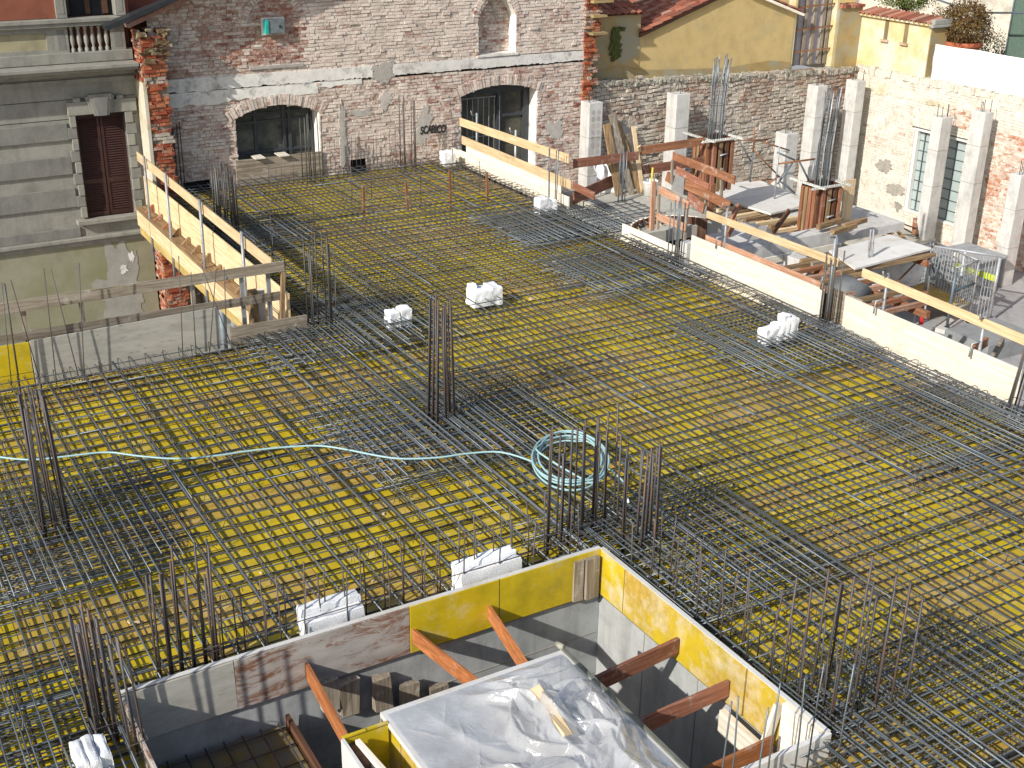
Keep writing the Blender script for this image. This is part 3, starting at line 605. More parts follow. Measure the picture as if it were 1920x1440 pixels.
def blob(name, mat, parent, P, cu, cv, ru, rv, d, seed):
    m = MB(); n = 90; c = P(cu, cv, d); pts = []; R.seed(int(seed)+900)
    for k in range(n):
        a = 2*math.pi*k/n; r = .85+.55*mn.noise(Vector((math.cos(a)*1.3, math.sin(a)*1.3, seed*3.3)))+.35*mn.noise(Vector((math.cos(a)*4, math.sin(a)*4, seed*3.3)))+R.uniform(-.05, .05); pts.append((cu+ru*r*math.cos(a), cv+rv*r*math.sin(a)))
    for k in range(n): p, q = pts[k], pts[(k+1) % n]; m.face([c, P(*p, d*.9), P(*q, d*.9)]); m.face([P(*p, d*.9), P(*p, 0), P(*q, 0), P(*q, d*.9)])
    return m.build(name, mat, parent)
PG = lambda u, v, d: (u, GY-d, v)
MORT = simple('rough_mortar', (0.44, 0.41, 0.37), 0.95, nz=9, var=.2, bump=1)
blob('mortar_patch', MORT, gab, PG, 12.25, 2.1, .36, .3, .04, 1); blob('mortar_patch', MORT, gab, PG, 12.3, 1.45, .24, .22, .03, 2); blob('mortar_patch', MORT, gab, PG, 17.05, .3, .3, .3, .03, 6)
blob('mortar_patch', MORT, gab, PG, 11.2, .75, .12, .75, .035, 3); blob('mortar_patch', MORT, gab, PG, 13.3, .75, .28, .5, .03, 4); blob('mortar_patch', MORT, gab, PG, 11.65, 1.2, .35, .1, .03, 5)
reveal('window_reveal', LIMEP, gab, *W1, GY-.005, GY+.45); reveal('door_reveal', LIMEP, gab, *D1, GY-.005, GY+.45); reveal('niche_reveal', LIMEP, gab, *N1, GY-.005, GY+.34)
def vouss(x0, x1, zs, rise, nm='arch_bricks', H=.24):
    m = MB(); R.seed(int(x0*10)); n = int((x1-x0+.3)/.075); c = (x0+x1)/2; hw = (x1-x0)/2; Rr = (hw*hw+rise*rise)/(2*rise); zc = zs+rise-Rr; am = math.asin(min(1, hw/Rr))+(.12/Rr if rise < .4 else 0)
    n = int(2*am*(Rr+.1)/.075)
    for i in range(n):
        a0, a1 = -am+2*am*i/n+.006/Rr, -am+2*am*(i+1)/n-.006/Rr; d = R.uniform(.02, .045); r0, r1 = Rr-.005, Rr+H*R.uniform(.9, 1.05)
        q = [(c+math.sin(a)*r, zc+math.cos(a)*r) for a, r in ((a0, r0), (a1, r0), (a1, r1), (a0, r1))]
        m.hexa([(x, GY+.02, z) for x, z in q]+[(x, GY-d, z) for x, z in q], R.random(), R.uniform(.5, .85))
    m.build(nm, BRICK, gab)
vouss(W1[0], W1[1], W1[3], W1[4]); vouss(D1[0], D1[1], D1[3], D1[4]); vouss(N1[0], N1[1], N1[3], N1[4], H=.13); vouss(BA[0], BA[1], BA[3], BA[4], H=.13)
m = MB(); brickwork('niche_back', BRICK, gab, lambda u, v, d: (u, GY+.33-d, v), N1[0]-.02, N1[1]+.02, N1[2], 3.8, lambda u, v: True, lambda u, v: .6, 102)
m = MB(); m.box(N1[0]-.03, N1[1]+.06, GY-.06, GY+.01, N1[2]-.05, N1[2]-.002); m.build('niche_sill', LIMEP, gab)
m = MB(); m.box(BA[0], BA[1], GY-.05, GY, 2.37, 2.43); m.build('arch_sill', MORT, gab)
# ragged dark putlog holes
for (a, b, c, e) in ((11.33, 11.77, -.35, .12), (7.33, 7.97, -.35, .08)):
    m = MB(); m.box(a, b, GY+.12, GY+.4, c, e); m.build('wall_hole', DARKI, gab)
# toothed red end of the gable
rt = thing('toothed_brick_end', 'ragged red brick end of the gable wall beside the yellow house', 'brick wall', (18.1, GY-.1, .6))
brickwork('brickwork', BRICKR, rt, lambda u, v, d: (u, GY-.02-d, v), 17.86, 18.7, .55, 6.2, lambda u, v: u < 18.12+.13*(int((v+5)/.148) % 2)+.16*ns(int(v/.15), 3, 1.7, 1)+.10*max(0, v-1.6), lambda u, v: .42+ns(u, v, 1.5, 3)*.6, 103, prot=.07, jit=.01, miss=.08)
m = MB(); m.box(17.9, 18.2, GY+.02, GY+.5, .5, 6.2); m.build('core', BRICKR, rt)
for z, w in ((3.05, .42), (2.62, .45), (3.4, .6), (3.55, .5)):
    m = MB(); m.box(18.0, 18.0+w, GY-.22, GY+.1, z, z+.06, j=.01); m.build('ledge_stone', OCHR, rt)
# ---- window and door in the gable
y = GY+.42
w = MB(); w.box(W1[0], W1[1], y-.02, y+.02, .0, 1.6); wi = w.build('window', simple('dusty_pane', (.06, .065, .06), .35, nz=4, dirt=(.16, .16, .13), dsc=2, dth=(.45, .7)), gab)
fr_ = MB()
for x in (W1[0], 9.18, 9.86, 10.0, W1[1]-.07): fr_.box(x, x+.075, y-.07, y-.021, .0, 1.6)
for z in (.42, 1.1, 1.28): fr_.box(W1[0], W1[1], y-.065, y-.022, z, z+.06)
fr_.build('frame', DARKF, wi)
m = MB(); m.box(W1[0]-.06, W1[1]+.02, GY-.07, GY-.02, -.2, .4); o = m.build('formwork_board', wood('grey', 'X')); tag(o, 'weathered timber board standing across the foot of the wide wall window', 'board')
for px, py in ((487, 296), (532, 288)):
    p = aY(px, py, GY-.1); m = MB(); m.box(p.x-.12, p.x+.12, GY-.16, GY+.2, .402, .425); o = m.build('batten', wood('cream', 'Y')); tag(o, 'short pale batten on the board under the window, '+('left' if px < 500 else 'right')+' one', 'batten', 'short battens on the window board')
dd = MB(); dd.box(D1[0], D1[1], y-.02, y+.02, -1.6, 1.62); do = dd.build('door', simple('dusty_door_glass', (.05, .05, .045), .3, nz=3, dirt=(.15, .14, .1), dsc=1.6, dth=(.4, .7)), gab)
f = MB()
for x, ww in ((D1[0], .13), (15.55, .1), (16.32, .18)): f.box(x, x+ww, y-.08, y-.021, -1.6, 1.62)
f.box(D1[0], D1[1], y-.075, y-.022, 1.3, 1.62)
for z in (-.55, .05, .68): f.box(15.65, 16.32, y-.07, y-.022, z, z+.07)
f.build('frame', DARKF, do)
f = MB()
for i in range(8): x = D1[0]+.2+i*.155; f.tube([(x, y-.1, -1.5), (x, y-.1, 1.22)], .007, 4)
for z in (-.6, .25, 1.22): f.tube([(D1[0]+.15, y-.1, z), (15.5, y-.1, z)], .012, 4)
f.build('grille', GALV, do)
# graffiti word
tc = bpy.data.curves.new('wall_writing', 'FONT'); tc.body = 'SCARICO'; tc.size = .27; tc.extrude = .004; tc.offset = .007; tc.space_character = 1.02; tc.shear = .12
to = bpy.data.objects.new('wall_writing', tc); COL.objects.link(to); bpy.context.view_layer.update()
me = bpy.data.meshes.new_from_object(to.evaluated_get(bpy.context.evaluated_depsgraph_get())); bpy.data.objects.remove(to)
gp = aY(788, 252, GY-.035)
me.transform(Matrix.Translation((gp.x, GY-.036, gp.z))@Matrix.Rotation(rad(90), 4, 'X')@Matrix.Scale(.6, 4, (1, 0, 0)))
for v in me.vertices: v.co = v.co-gab.location+Vector((0, 0, .012*math.sin(v.co.x*9)))
me.materials.append(GRAFF); o = bpy.data.objects.new('wall_writing', me); COL.objects.link(o); o.parent = gab
# utility box
p = aY(492, 62, GY); ub = thing('utility_box', 'small grey box with a turquoise side high on the brick wall', 'wall box', (p.x, GY-.15, p.z))
m = MB(); m.box(p.x+.09, p.x+.47, GY-.16, GY-.03, p.z+.0, p.z+.29); m.build('body', simple('grey_box', (.16, .19, .2), .5), ub, bevel=.008)
m = MB(); m.box(p.x+.02, p.x+.088, GY-.18, GY-.03, p.z+.0, p.z+.29); m.build('side_panel', simple('turquoise', (.03, .42, .36), .4), ub)
m = MB(); m.lathe((0, 0, 0), [(0, 0), (.03, 0), (.03, .012)], 10); m.v = [(p.x+.36+a, GY-.162-c, p.z+.14+b) for a, b, c in m.v]; m.build('knob', DARKF, ub)
m = MB(); m.box(p.x-.03, p.x+.5, GY-.05, GY-.02, p.z-.04, p.z+.33); m.build('back_plate', LIMEP, ub)
# sloping eave and gutter on the left shoulder of the gable
ro = thing('roof_edge', 'dark sloping gutter edge over the left shoulder of the brick gable', 'roof edge', (6.6, GY-.2, 3.5))
a = aY(195, 52, GY-.45); b = aY(345, -12, GY-.45)
b = b+(b-a)*1.6
m = MB(); m.beam(a, b, .34, .09); m.build('gutter', simple('dark_sheet_metal', (.04, .045, .05), .45, .4), ro)
m = MB(); m.beam(a+Vector((.5, .55, -.01)), b+Vector((.3, .55, .05)), .9, .09); m.build('verge', simple('pink_tile_edge', (.42, .22, .17), .9, nz=12, dirt=(.4, .38, .3)), ro)
# ================================================================ brick pier
pr_ = thing('brick_pier', 'narrow red brick pier with a plastered left side next to the shuttered house', 'brick pier', (6.75, 26.6, -3.3))
m = MB(); m.box(6.55, 6.62, 26.33, 27.0, -.9, 2.35); m.build('plaster_side', SIDEP, pr_)
m = MB(); m.box(6.6, 7.02, 26.4, 26.95, -3.3, 3.1); m.build('core', BRICKR, pr_)
brickwork('brickwork', BRICKR, pr_, lambda u, v, d: (u, 26.38-d, v), 6.57, 7.12, -3.3, 3.3, lambda u, v: 6.58+.03*ns(v*3, 1, 1, 4) < u < 7.03+.05*ns(int(v/.15), 2, 1.9, 1)+.05*(int((v+5)/.148) % 2), lambda u, v: (.95 if 1.05 < v < 1.3 or 2.3 < v < 2.45 else .3)+ns(u, v, 2, 3)*.4, 104, prot=.05, jit=.008, miss=.06)
brickwork('side_brickwork', BRICKR, pr_, lambda u, v, d: (6.6-d, u, v), 26.4, 26.95, 2.3, 3.45, lambda u, v: True, lambda u, v: .55, 105, prot=.05, jit=.01)
brickwork('side_brickwork', BRICKR, pr_, lambda u, v, d: (6.6-d, u, v), 26.4, 26.95, -3.3, -.9, lambda u, v: True, lambda u, v: .5, 115, prot=.04, jit=.01)
m = MB()
for k in range(26): x = 6.6+R.uniform(-.08, .5); z = 2.75+R.uniform(0, .65); m.box(x, x+R.uniform(.08, .2), 26.28+R.uniform(-.03, .05), 26.6, z, z+R.uniform(.04, .1), j=.02)
m.build('mossy_rubble', simple('mossy_stone', (.13, .085, .045), .95, nz=6, var=.6, dirt=(.38, .33, .22), dsc=5, dth=(.5, .62)), pr_)
# ================================================================ shuttered house at the left
ho = thing('shuttered_house', 'grey stone house with maroon shutters and a balustrade at the upper left', 'house', (3, 27.2, -3.3))
FY = 26.95
m = MB()
for x0, x1, z0, z1 in ((-4, 5.22, -1.1, 3.0), (5.22, 6.24, -1.1, -.55), (5.22, 6.24, 1.7, 3.0), (6.24, 6.56, -1.1, 3.0)): m.box(x0, x1, FY, FY+.5, z0, z1)
m.build('stone_wall', STONE, ho)
m = MB(); m.box(-4, 6.54, FY-.03, FY+.5, -3.3, -1.102); m.build('plaster_wall', PLAST, ho)
blob('plaster_patch', concrete('new_render', (.31, .3, .265)), ho, lambda u, v, d: (u, FY-.032-d, v), 5.75, -2.3, .62, 1.1, .006, 8)
blob('drip_stain', LIMEP, ho, lambda u, v, d: (u, FY-.04-d, v), 6.05, -1.5, .07, .18, .006, 9); blob('drip_stain', LIMEP, ho, lambda u, v, d: (u, FY-.04-d, v), 5.86, -1.75, .1, .1, .006, 3)
for z0, z1 in ((1.2, 1.56), (.48, .86), (-.23, .18), (-.9, -.68)):
    m = MB(); m.box(-4, 5.04, FY-.05, FY, z0, z1); m.build('rusticated_band', STONER, ho, bevel=.01)
for z in (1.62, 2.02): m = MB(); m.box(-4, 6.5, FY-.004, FY+.01, z, z+.012); m.build('joint', DARKI, ho)
m = MB(); m.box(-4, 6.5, FY-.06, FY, -1.1, -.98); m.box(-4, 6.5, FY-.15, FY, -.978, -.9); m.build('base_ledge', STONE, ho, bevel=.012)
m = MB(); m.box(-4, 6.53, FY-.06, FY, 2.35, 2.44); m.build('frieze', STONE, ho)
m = MB()
for z0, z1, p in ((2.5, 2.56, .12), (2.56, 2.63, .24), (2.63, 2.69, .48), (2.69, 2.76, .55)): m.box(-4, 6.53, FY-p, FY, z0, z1-.001)
m.build('cornice', STONE, ho, bevel=.008)
for i in range(9):   # quoin blocks each side of the shutters
    z = -.48+i*.243; wd = .18 if i % 2 else .12
    m = MB(); m.box(5.22-wd, 5.22, FY-.09+(.02 if i % 2 else 0), FY+.05, z, z+.235); m.build('quoin', STONER if i % 2 else STONE, ho, bevel=.008)
    m = MB(); m.box(6.24, 6.24+wd+.04, FY-.09+(.02 if i % 2 else 0), FY+.05, z, z+.235); m.build('quoin', STONER if i % 2 else STONE, ho, bevel=.008)
m = MB(); m.box(5.08, 6.5, FY-.1, FY, 1.705, 1.98); m.box(5.22, 5.36, FY-.1, FY, 1.98, 2.06); m.box(6.1, 6.24, FY-.1, FY, 1.98, 2.06); m.build('lintel', STONE, ho, bevel=.01)
for w0, w1, pz, zt, mt in ((.3, .2, .14, 2.08, STONE), (.24, .15, .18, 2.12, STONE), (.15, .085, .21, 2.06, STONER)):
    m = MB(); c = 5.75; zb = 1.68 if w0 < .3 else 1.72
    m.hexa([(c-w1, FY, zb), (c+w1, FY, zb), (c+w1, FY-pz, zb), (c-w1, FY-pz, zb), (c-w0, FY, zt), (c+w0, FY, zt), (c+w0, FY-pz, zt), (c-w0, FY-pz, zt)]); m.build('keystone', mt, ho)
m = MB(); m.box(4.98, 6.45, FY-.2, FY+.02, -.62, -.52); m.build('window_sill', STONE, ho, bevel=.012)
m = MB(); m.box(5.16, 6.3, FY-.05, FY, -.9, -.63); m.build('apron', STONE, ho)
for k, (x0, x1) in enumerate(((5.22, 5.72), (5.74, 6.24))):
    m = MB(); ys = FY+.1; m.box(x0, x0+.055, ys-.025, ys+.02, -.52, 1.7); m.box(x1-.055, x1, ys-.025, ys+.02, -.52, 1.7)
    for z in (-.52, .2, 1.6): m.box(x0, x1, ys-.024, ys+.019, z, z+.1)
    sh = m.build('shutter', SHUT, ho); l = MB(); z = -.4
    while z < 1.6:
        l.hexa([(x0+.05, ys-.018, z), (x1-.05, ys-.018, z), (x1-.05, ys+.012, z+.035), (x0+.05, ys+.012, z+.035), (x0+.05, ys-.018, z+.01), (x1-.05, ys-.018, z+.01), (x1-.05, ys+.012, z+.046), (x0+.05, ys+.012, z+.046)]); z += .052
    l.build('louvres', SHUT, sh)
m = MB(); m.box(5.2, 6.26, FY+.16, FY+.2, -.6, 1.75); m.build('dark_backing', DARKI, ho)
# balustrade storey
m = MB(); m.box(-4, 6.54, FY-.1, FY+.4, 2.77, 2.98); m.build('parapet_base', STONE, ho, bevel=.01)
m = MB(); m.box(-4, 6.54, FY-.16, FY+.06, 3.5, 3.58); m.box(-4, 6.54, FY-.2, FY+.1, 3.58, 3.66); m.build('hand_rail', STONE, ho, bevel=.01)
for x0, x1 in ((5.0, 5.28), (6.13, 6.42)):
    m = MB(); m.box(x0, x1, FY-.06, FY, 2.98, 3.5); q = m.build('pedestal', STONE, ho); m = MB(); m.box(x0+.07, x1-.07, FY-.064, FY-.055, 3.04, 3.44); m.build('inset_panel', STONER, q)
m = MB(); m.box(-4, 5.0, FY-.02, FY+.3, 2.98, 3.5); q = m.build('solid_parapet', simple('ochre_panel', (.36, .32, .2), .9, nz=3), ho)
m = MB()
for z0, z1 in ((2.98, 3.06), (3.4, 3.5)): m.box(-4, 4.85, FY-.06, FY-.02, z0, z1)
m.box(4.85, 5.0, FY-.06, FY-.021, 2.98, 3.5); m.build('panel_frame', STONE, q)
for i in range(6):
    x = 5.36+i*.138; m = MB(); m.lathe((x, FY-.02, 2.98), [(.045, 0), (.045, .07), (.025, .09), (.03, .12), (.05, .2), (.048, .27), (.03, .38), (.026, .44), (.04, .46), (.045, .52)], 10); m.build('baluster', STONE, ho, True)
m = MB(); m.box(-4, 6.56, FY+.25, FY+.4, 2.98, 8); m.build('red_wall', REDST, ho)
m = MB(); m.box(-4, 5.1, FY-.02, FY+.24, 3.67, 8); m.box(6.48, 6.56, FY-.02, FY+.24, 3.67, 8); m.build('red_wall_face', REDST, ho)
for x0, x1 in ((5.1, 5.31), (6.28, 6.48)):
    m = MB(); m.box(x0, x1, FY-.1, FY+.24, 3.67, 8); m.box(x0+.05, x1-.05, FY-.106, FY-.1, 3.75, 5.5, t=.1); m.build('window_pilaster', STONE, ho, bevel=.008)
m = MB(); m.box(5.31, 6.28, FY+.18, FY+.24, 3.67, 6.5); q = m.build('upper_window', DARKI, ho)
m = MB()
for x in (5.31, 5.72, 6.08): m.box(x, x+.1, FY+.13, FY+.18, 3.7, 6.5)
m.build('frame', simple('brown_paint', (.1, .05, .03), .5), q)
# ================================================================ rubble wall at the back right, and the side wall
RY = 27.1; RX = 27.83
bw = thing('rubble_back_wall', 'rough stone and brick wall under the yellow house', 'stone wall', (23, RY, -3.3))
def b_in(u, v): return v < 1.36-.03*(u-19)+.05*ns(u*2.5, 0, 1, 7)
brickwork('stonework', RUBBLE, bw, lambda u, v, d: (u, RY-d, v), 17.9, 27.86, -3.3, 1.5, b_in, lambda u, v: .62+ns(u, v, .8, 5)*.5-(.35 if u > 25.5 and v > .2 else 0), 106, rowh=.098, L=(.1, .16, .22, .3), prot=.05, jit=.012, miss=.03, gap=.02, wave=.03)
m = MB(); m.box(17.9, 28.4, RY+.02, RY+.5, -3.3, 1.0); m.build('core', RUBBLE, bw)
m = MB(); R.seed(12)
for k in range(150):
    x = 18.2+k*.064; z = 1.3-.03*(x-19); m.box(x, x+R.uniform(.06, .14), RY-R.uniform(.0, .09), RY+.36, z-R.uniform(.02, .12), z+R.uniform(-.02, .07), j=.02)
m.build('broken_coping', simple('weathered_mortar', (.38, .36, .3), .95, nz=9, var=.4, bump=1, dirt=(.12, .12, .08), dsc=3), bw)
blob('mortar_patch', MORT, bw, lambda u, v, d: (u, RY-.03-d, v), 22.6, .1, .45, .55, .03, 11); blob('mortar_patch', MORT, bw, lambda u, v, d: (u, RY-.03-d, v), 19.4, -.3, .4, .6, .03, 12)
sw = thing('limed_side_wall', 'bright limewashed brick wall down the right side of the yard', 'brick wall', (RX, 18, -3.3))
WN = (22.75, 24.62, -2.62, -.3)
def s_in(u, v):
    if WN[0] < u < WN[1] and WN[2] < v < WN[3]: return False
    return v < 1.12+.05*ns(u*2, 0, 1, 3)
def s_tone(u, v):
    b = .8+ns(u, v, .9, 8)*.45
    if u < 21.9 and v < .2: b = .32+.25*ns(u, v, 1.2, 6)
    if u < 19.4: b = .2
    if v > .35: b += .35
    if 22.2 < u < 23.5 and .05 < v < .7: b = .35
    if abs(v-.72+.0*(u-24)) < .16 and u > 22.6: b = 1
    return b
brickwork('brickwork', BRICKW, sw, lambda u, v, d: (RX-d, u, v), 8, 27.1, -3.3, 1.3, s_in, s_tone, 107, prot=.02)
PS = lambda u, v, d: (RX-.02-d, u, v)
for i, q in enumerate(((26.3, .62, .9, .16), (25.2, .6, .9, .14), (24.0, .55, .6, .1))): blob('lime_patch', SIDEP, sw, PS, *q, .012, 20+i)
GP_ = simple('grey_cement_patch', (.3, .28, .24), .95, nz=6)
for i, q in enumerate(((25.6, -1.55, .35, .22), (25.0, -2.15, .4, .18), (24.85, -2.6, .16, .15))): blob('cement_patch', GP_, sw, PS, *q, .012, 30+i)
m = MB(); m.box(RX+.3, RX+.5, 8, 27.2, -3.3, 1.0); m.build('core', BRICKW, sw)
m = MB(); R.seed(14)
for k in range(190):
    yy = 27.2-k*.1; m.box(RX-R.uniform(.0, .05), RX+.55, yy-R.uniform(.08, .16), yy, .98, 1.14+R.uniform(-.03, .05), j=.02)
m.build('broken_coping', simple('pale_mortar', (.56, .53, .45), .95, nz=6, var=.25, bump=1, dirt=(.36, .34, .28), dsc=2), sw)
m = MB(); m.box(RX+.16, RX+.2, WN[0], WN[1], WN[2], WN[3]); q = m.build('window', GLASSB, sw)
m = MB()
for k in range(9): z = WN[2]+k*.29; m.box(RX+.13, RX+.155, WN[0], WN[1], z, z+.014)
for yy in (WN[0], WN[0]+.42, WN[0]+.84, WN[0]+1.05, WN[1]-.3, WN[1]-.02): m.box(RX+.12, RX+.16, yy, yy+.02, WN[2], WN[3])
m.build('joints', DARKT, q)
m = MB(); m.box(RX+.02, RX+.15, WN[1]-.1, WN[1]+.02, WN[2], WN[3]); m.box(RX+.02, RX+.15, WN[0]+.86, WN[0]+1.05, WN[2], WN[3]); m.box(RX-.01, RX+.2, WN[0], WN[1]+.05, WN[3], WN[3]+.07); m.box(RX-.01, RX+.2, WN[0], WN[1]+.02, WN[2]-.04, WN[2]); m.build('frame', WHITEP, q)
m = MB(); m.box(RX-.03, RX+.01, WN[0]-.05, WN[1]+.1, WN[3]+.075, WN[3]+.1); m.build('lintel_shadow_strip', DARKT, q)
# ================================================================ yellow house
YY = 27.42
yh = thing('yellow_house', 'yellow plastered gable house with old clay tile roofs', 'house', (22.5, YY+1, 1.2))
def poly(name, mat, pts, y0, y1, parent):
    m = MB(); n = len(pts); m.v = [(x, y0, z) for x, z in pts]+[(x, y1, z) for x, z in pts]; m.f = [tuple(range(n)), tuple(range(2*n-1, n-1, -1))]+[(i, i+n, (i+1) % n+n, (i+1) % n) for i in range(n)]; m.a = [.5]*len(m.f); m.t = m.a
    return m.build(name, mat, parent)
poly('wall', YELP, [(20.0, 1.0), (25.4, 1.0), (25.42, 2.75), (23.45, 3.4), (22.2, 3.17), (20.0, 2.46)], YY, YY+.3, yh)
poly('low_wall', OCHR, [(18.3, 1.0), (20.0, 1.0), (20.0, 2.95), (18.3, 3.0)], YY-.02, YY+.3, yh)
poly('wall_foot', OCHR, [(18.6, 1.1), (25.4, 1.1), (25.4, 1.36), (24.6, 1.46), (23, 1.36), (21.4, 1.44), (20.3, 1.5), (19.4, 1.7), (18.6, 1.6)], YY-.03, YY-.021, yh)
m = MB(); R.seed(15)
m = MB()
for k in range(90): a, c = R.gauss(19.15, .07), R.uniform(1.8, 2.6); m.box(a, a+.09, YY-.05, YY-.022, c, c+.09, j=.03)
m.build('moss', simple('green_moss', (.09, .105, .03), .95, nz=9), yh)
def tiles(name, parent, P, nu, nv, w, l):   # P(u metres across, v metres up the slope, h)
    m = MB(); R.seed(hash(name) % 100)
    for i in range(nu):
        for j in range(nv):
            a = R.random(); ju = R.uniform(-.012, .012)
            for k in range(5):
                t0, t1 = k/5, (k+1)/5; f = lambda t: .055*math.sin(math.pi*t); u0, u1 = (i+t0*.86)*w+ju, (i+t1*.86)*w+ju
                m.face([P(u0, j*l, f(t0)+.03), P(u1, j*l, f(t1)+.03), P(u1, (j+1.12)*l, f(t1)), P(u0, (j+1.12)*l, f(t0))], a)
                m.face([P(u0, j*l, f(t0)+.03), P(u1, j*l, f(t1)+.03), P(u1, j*l, f(t1)+.012), P(u0, j*l, f(t0)+.012)], a)
    for j in range(nv): m.face([P(0, j*l, 0), P(nu*w, j*l, 0), P(nu*w, (j+1)*l, -.01), P(0, (j+1)*l, -.01)], .1)
    return m.build(name, TILE, parent)
sl1 = math.atan(.335); c1, s1 = math.cos(sl1), math.sin(sl1)
tiles('roof_slope', yh, lambda u, v, h: (19.95+v*c1-h*s1, YY-.14+u, 2.5+v*s1+h*c1), 24, 11, .21, .34)
m = MB(); m.hexa([(19.95, YY-.1, 2.38), (23.45, YY-.1, 3.55), (23.45, YY+5, 3.55), (19.95, YY+5, 2.38), (19.95, YY-.1, 2.49), (23.45, YY-.1, 3.66), (23.45, YY+5, 3.66), (19.95, YY+5, 2.49)]); m.build('roof_deck', wood('brown', 'X'), yh)
tiles('right_roof_slope', yh, lambda u, v, h: (25.62-v*c1+h*s1, YY-.14+u, 2.74+v*s1+h*c1), 24, 7, .21, .34)
m = MB(); m.beam((25.62, YY-.08, 2.68), (23.45, YY-.08, 3.42), .16, .07); m.build('verge_board', wood('cream', 'X'), yh)
tiles('low_roof', yh, lambda u, v, h: (18.2+u, YY-.12+v*c1-h*s1, 2.98+v*s1+h*c1), 9, 14, .205, .34)
# boarded opening
bo = thing('boarded_opening', 'tall opening closed with grey boards and rusty crossbars beside the yellow house', 'boarded gate', (26.2, YY, 1.3))
m = MB(); m.box(25.5, 27.0, YY+.25, YY+.3, 1.2, 4.5); m.build('back_boards', simple('lilac_grey_board', (.4, .37, .4), .8, nz=4), bo)
for x in (25.62, 25.98, 26.3, 26.66, 26.85): m = MB(); m.box(x, x+.1, YY+.17, YY+.25, 1.2, 4.5); m.build('batten', wood('grey', 'Z'), bo)
for z in (1.62, 2.25, 2.88): m = MB(); m.beam((25.5, YY+.1, z-.02), (27.02, YY+.1, z+.03), .03, .045, j=.008); m.build('crossbar', RUSTT, bo)
m = MB(); m.box(25.42, 25.5, YY+.02, YY+.3, 1.1, 4.5); m.box(27.0, 27.08, YY-.02, YY+.3, 1.1, 4.5); m.build('jamb', YELB, bo)
# plastered parapet pavilion
pv = thing('parapet_pavilion', 'pale yellow plastered parapet block with two slits and a tiled coping', 'parapet', (28.2, 26, 1.1))
m = MB(); m.box(27.09, 28.0, YY-.05, YY+.3, 1.05, 2.78); m.build('back_wall', OCHR, pv)
m = MB(); m.box(28.0, 28.45, 24.72, YY+.3, 1.05, 2.55); m.build('side_wall', YELB, pv)
m = MB(); m.box(28.0, 28.65, 24.69, 24.72, 1.05, 2.5); m.build('end_wall', OCHR, pv)
for yy in (26.35, 25.6):
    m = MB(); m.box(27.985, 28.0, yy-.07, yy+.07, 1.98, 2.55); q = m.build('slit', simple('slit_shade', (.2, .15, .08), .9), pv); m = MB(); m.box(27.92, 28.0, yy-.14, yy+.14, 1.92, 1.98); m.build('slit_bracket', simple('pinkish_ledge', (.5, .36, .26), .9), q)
m = MB(); m.box(27.9, 28.5, 24.7, YY+.2, 2.552, 2.6); m.build('coping_slab', YELB, pv)
m = MB(); R.seed(22)
for k in range(15):
    yy = 24.72+k*.18; a = R.random()
    for j in range(5):
        t0, t1 = j/5, (j+1)/5; f = lambda t: .08*math.sin(math.pi*t)
        m.face([(27.84, yy+t0*.16, 2.6+f(t0)), (27.84, yy+t1*.16, 2.6+f(t1)), (28.5, yy+t1*.16, 2.72+f(t1)), (28.5, yy+t0*.16, 2.72+f(t0))], a)
        m.face([(27.84, yy+t0*.16, 2.6+f(t0)), (27.84, yy+t1*.16, 2.6+f(t1)), (27.84, yy+t1*.15, 2.58+f(t1)), (27.84, yy+t0*.15, 2.58+f(t0))], a)
m.build('coping_tiles', TILE, pv)
m = MB()
for k in range(5): m.box(27.1+k*.19, 27.25+k*.19, YY-.12, YY+.35, 2.781, 2.86+R.uniform(0, .03), a=R.random(), j=.01)
m.build('back_coping', TILE, pv)
m = MB(); m.box(27.93, 28.75, 24.6, 24.78, 2.5, 2.58); m.box(28.0, 28.7, 24.62, 24.76, 2.58, 2.72); m.build('corner_cap', concrete('cap_concrete', (.3, .3, .27)), pv, bevel=.02)
# tarpaulin, pot, bush, terrace and what stands behind
def tarp(u, v):
    yy = 24.5-u*9; z = 1.13+v*(.98+.02*math.sin(yy*2)); f = (mn.noise(Vector((yy*1.3+z*1.5, z*.7, 3)))*.09+mn.noise(Vector((yy*3+z*2.6, z, 8)))*.035)*(.35+.65*(1-v))
    return (28.02-f-.03*v, yy, z-.03*mn.noise(Vector((yy, 1, 1))))
tp = thing('white_tarpaulin', 'white plastic sheet hung over the terrace railing at the right', 'tarpaulin', (28, 20, 1.1))
m = MB(); m.grid(tarp, 160, 26); m.build('sheet', TARP, tp, True, solid=.008)
m = MB(); m.grid(lambda u, v: (27.99+v*.35, 24.5-u*9, 2.09+.02*math.sin((24.5-u*9)*2)-.25*v*v), 100, 5); m.build('sheet_fold', TARP, tp, True)
tr = MB(); tr.box(28.3, 40, 5, 40, .7, 1.0); o = tr.build('terrace_floor', SLABC); struct(o)
pc = aX(1803, 80, 29.2)
pt = thing('terracotta_pot', 'terracotta pot on the terrace behind the white sheet', 'flower pot', (pc.x, pc.y, 1.0))
m = MB(); m.lathe((pc.x, pc.y, 1.0), [(.3, 0), (.4, .25), (.5, .75), (.52, .95), (.58, .96), (.58, 1.08), (.5, 1.1), (.46, 1.0), (.0, .98)], 24); m.build('pot', TERRA, pt, True)
def leafmat(n, a, b, c):
    k = N(n, .8); k.col(k.ramp(k.attr('rnd'), [(0, a), (.5, b), (1, c)])); return k.m
